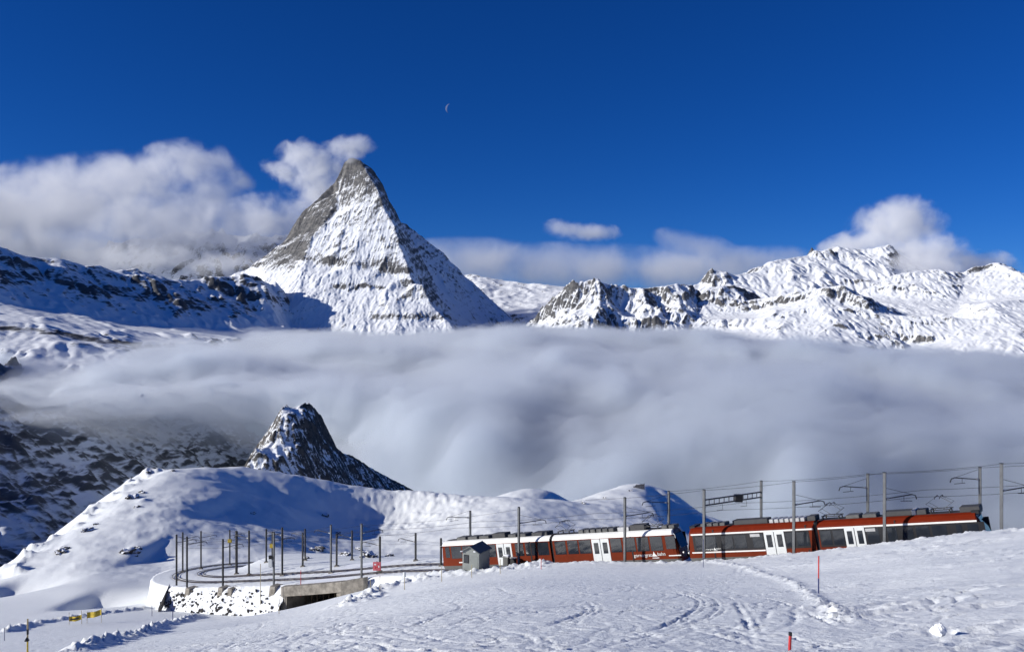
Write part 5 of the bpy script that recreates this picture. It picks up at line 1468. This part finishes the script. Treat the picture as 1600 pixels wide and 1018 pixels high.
def cloud(label, blobs, dens, nscale, amp, rate, lo=0.0, hi=0.5, name='cloud', detail=5, aniso=0.0, stretch=(1, 1, 1)):
    """blobs: (px, py, depth, rx px, rz px, ry metres, tilt)"""
    pts = []
    t = NT('cloud_' + str(len(bpy.data.materials)))
    p = t.pos()
    m = None
    for (px, py, d, rx, rz, ry, tilt) in blobs:
        c = P(px, py, d); a = rx / F * d; b = rz / F * d
        R = Matrix.Rotation(math.radians(-tilt), 3, 'Y')
        for s in sph(): pts.append(Vector(c) + R @ Vector((s[0] * a * 1.12, s[1] * ry * 1.12, s[2] * b * 1.12)))
        q = t.vmath('SUBTRACT', p, c)
        if tilt:
            rot = t.n('ShaderNodeVectorRotate', rotation_type='Y_AXIS')
            t.l(q, rot.inputs['Vector']); rot.inputs['Angle'].default_value = math.radians(tilt)
            q = rot.outputs[0]
        q = t.vmath('MULTIPLY', q, (1 / a, 1 / ry, 1 / b))
        e = t.math('SUBTRACT', 1.0, t.vmath('LENGTH', q))
        if m is None: m = e
        else:
            sm = t.n('ShaderNodeMath', operation='SMOOTH_MAX'); t.l(m, sm.inputs[0]); t.l(e, sm.inputs[1]); sm.inputs[2].default_value = 0.2
            m = sm.outputs[0]
    pw = t.vmath('MULTIPLY', p, stretch)
    n = t.noise(pw, nscale, detail, 0.6, 0.4)
    v = t.math('ADD', m, t.math('MULTIPLY', t.math('SUBTRACT', n, 0.5), amp))
    v = t.maprange(v, lo, hi)
    v = t.math('MULTIPLY', v, t.maprange(m, 0.0, 0.15))
    v = t.math('MULTIPLY', v, dens)
    pv = t.n('ShaderNodeVolumePrincipled')
    pv.inputs['Color'].default_value = (0.99, 0.992, 0.995, 1)
    pv.inputs['Anisotropy'].default_value = aniso
    t.l(v, pv.inputs['Density'])
    t.l(pv.outputs[0], t.out.inputs['Volume'])
    t.m.cycles.volume_step_rate = rate
    o = smooth_hull(name, pts)
    o.data.materials.append(t.m)
    tag(o, label, 'cloud', 'clouds in the sky and valley', 'thing')
    return o

cloud('long bank of white cloud over the shaded left ridge', [
    (-70, 345, 9100, 220, 92, 1100, 0), (90, 318, 9100, 200, 74, 1000, 8), (205, 285, 9100, 160, 50, 800, 12), (295, 260, 9100, 90, 44, 600, 0),
    (250, 358, 9100, 190, 60, 1000, 0), (405, 350, 9000, 130, 50, 800, 10), (60, 390, 9000, 270, 50, 900, 0), (335, 300, 9100, 70, 28, 500, 20), (190, 402, 8450, 190, 30, 350, 0), (340, 412, 8450, 110, 22, 300, 0)],
    0.0030, 0.0032, 2.9, 0.28, lo=0.05, hi=0.9, detail=5)
cloud('white banner cloud trailing from the summit of the pyramid peak', [
    (495, 268, 8720, 66, 46, 320, 28), (546, 230, 8720, 50, 22, 240, 8), (470, 242, 8720, 46, 30, 260, 10), (440, 268, 8720, 42, 20, 220, -20), (508, 300, 8690, 44, 34, 260, 40), (486, 306, 8480, 42, 18, 110, 32), (545, 246, 8430, 30, 13, 80, 0)],
    0.0068, 0.0062, 2.6, 0.27, lo=0.1, hi=0.95, detail=5)
cloud('small flat isolated cloud in the blue above the glacier saddle', [
    (882, 358, 13000, 44, 18, 400, -6), (925, 364, 13000, 54, 18, 450, 0)], 0.0030, 0.0040, 2.2, 0.25, lo=0.1, hi=1.0, detail=6)
cloud('low grey cloud band behind the right range', [
    (730, 415, 15500, 170, 48, 1100, 0), (900, 420, 15500, 220, 46, 1100, 0), (1080, 422, 15500, 210, 42, 1100, 0), (1090, 384, 15500, 80, 26, 600, -15), (1200, 412, 15500, 90, 34, 800, 0)],
    0.0011, 0.0016, 2.4, 0.26, lo=-0.1, hi=1.0, detail=6)
cloud('tall cloud cap rising from the white crest at the right', [
    (1400, 352, 10400, 84, 52, 620, 10), (1330, 384, 10400, 76, 28, 520, 16), (1430, 402, 10100, 90, 48, 700, 0), (1440, 420, 9600, 90, 30, 500, 0), (1520, 420, 10400, 80, 34, 550, 0), (1390, 440, 9250, 70, 22, 300, 0)],
    0.0048, 0.0042, 2.5, 0.28, lo=0.05, hi=0.95, detail=5)

def sea_of_clouds():
    """rolling cloud: nested closed sheets of even mist, thin outside and dense inside"""
    ys = [1250.0]
    while ys[-1] < 8400: ys.append(ys[-1] * 1.0135)
    Yg = np.array(ys); Sg = np.linspace(-0.98, 0.98, 190)
    Y = np.repeat(Yg[:, None], len(Sg), 1); X = Sg[None] * Y
    prof = np.interp(Y, [1250, 1700, 2300, 3200, 4200, 5200, 6200, 7200, 8500], [-330, -235, -215, -190, -120, -40, 10, 35, 35])
    amp = np.interp(Y, [1250, 4300, 6300], [1.0, 1.0, 0.62])
    wx = X + 160 * fbm(X / 700, Y / 700, 2, seed=52); wy = Y + 160 * fbm(X / 700 + 5, Y / 700, 2, seed=53)
    top = prof + amp * (130 * fbm(wx / 1300, wy / 1300, 2, seed=54) + 150 * np.abs(fbm(wx / 620, wy / 620, 2, 0.45, seed=55)) + 95 * np.abs(fbm(wx / 240, wy / 240, 3, 0.5, seed=56)) + 2)
    top = top - 110 * sstep(600, 3200, X)
    rag = fbm(wx / 420, wy / 420, 4, 0.6, seed=57)
    bot = np.interp(X / Y, [-0.44, -0.30, -0.12], [-225, -255, -560]) + 110 * rag
    st0 = np.interp(X / Y + 0.10 * fbm(X / 500, Y / 500, 4, 0.6, seed=61), [-0.38, -0.26, -0.02], [1250, 1100, 0])
    tap = sstep(1250, 2050, Y - st0 + 600 * fbm(wx / 700, wy / 700, 2, 0.4, seed=62))
    t0 = None
    root = None
    for k, (dt, db, dens) in enumerate(((26, -130, 0.0017), (-8, -20, 0.006), (-50, 70, 0.016))):
        tt = top + dt + 10 * fbm(X / 90 + k * 3, Y / 90, 3, seed=58 + k); bb = np.minimum(bot + db, tt - 30)
        mid = (tt + bb) / 2; hf = np.maximum((tt - bb) / 2 * np.clip(tap - 0.12 * k, 0.0, 1), 0.6)
        tt2 = np.where(tap > 0.98, tt, mid + hf); bb2 = np.where(tap > 0.98, bb, mid - hf)
        ny, nx = X.shape; n = ny * nx
        V = np.concatenate([np.stack([X, Y, tt2], -1).reshape(-1, 3), np.stack([X, Y, bb2], -1).reshape(-1, 3)])
        mk = (tap - 0.12 * k) > 0.02
        cell_ = mk[:-1, :-1] & mk[1:, :-1] & mk[:-1, 1:] & mk[1:, 1:]
        idx = np.arange(n).reshape(ny, nx)
        a_, b_, c_, d_ = idx[:-1, :-1], idx[:-1, 1:], idx[1:, 1:], idx[1:, :-1]
        f1 = np.stack([a_[cell_], b_[cell_], c_[cell_], d_[cell_]], 1); f2 = f1[:, ::-1] + n
        pc = np.pad(cell_, 1)
        walls = []
        for (e0, e1, nb) in ((a_, b_, pc[:-2, 1:-1]), (b_, c_, pc[1:-1, 2:]), (c_, d_, pc[2:, 1:-1]), (d_, a_, pc[1:-1, :-2])):
            m_ = cell_ & ~nb
            walls.append(np.stack([e1[m_], e0[m_], e0[m_] + n, e1[m_] + n], 1))
        F_ = np.concatenate([f1, f2] + walls)
        us = np.unique(F_); re_ = np.full(2 * n, -1); re_[us] = np.arange(len(us))
        V = V[us]; F_ = re_[F_]
        t = NT('cloud_mist_%d' % k)
        pv = t.n('ShaderNodeVolumePrincipled')
        pv.inputs['Color'].default_value = (0.875, 0.91, 0.95, 1)
        pv.inputs['Anisotropy'].default_value = 0.3
        pv.inputs['Density'].default_value = dens
        t.l(pv.outputs[0], t.out.inputs['Volume'])
        t.m.cycles.homogeneous_volume = True
        o = mesh_obj('cloud_sea' if k == 0 else 'dense_core', V, F_, t.m, parent=root)
        if k == 0:
            root = o; tag(o, 'sea of grey white cloud filling the valley below the mountains', 'cloud', None, 'stuff')
sea_of_clouds()
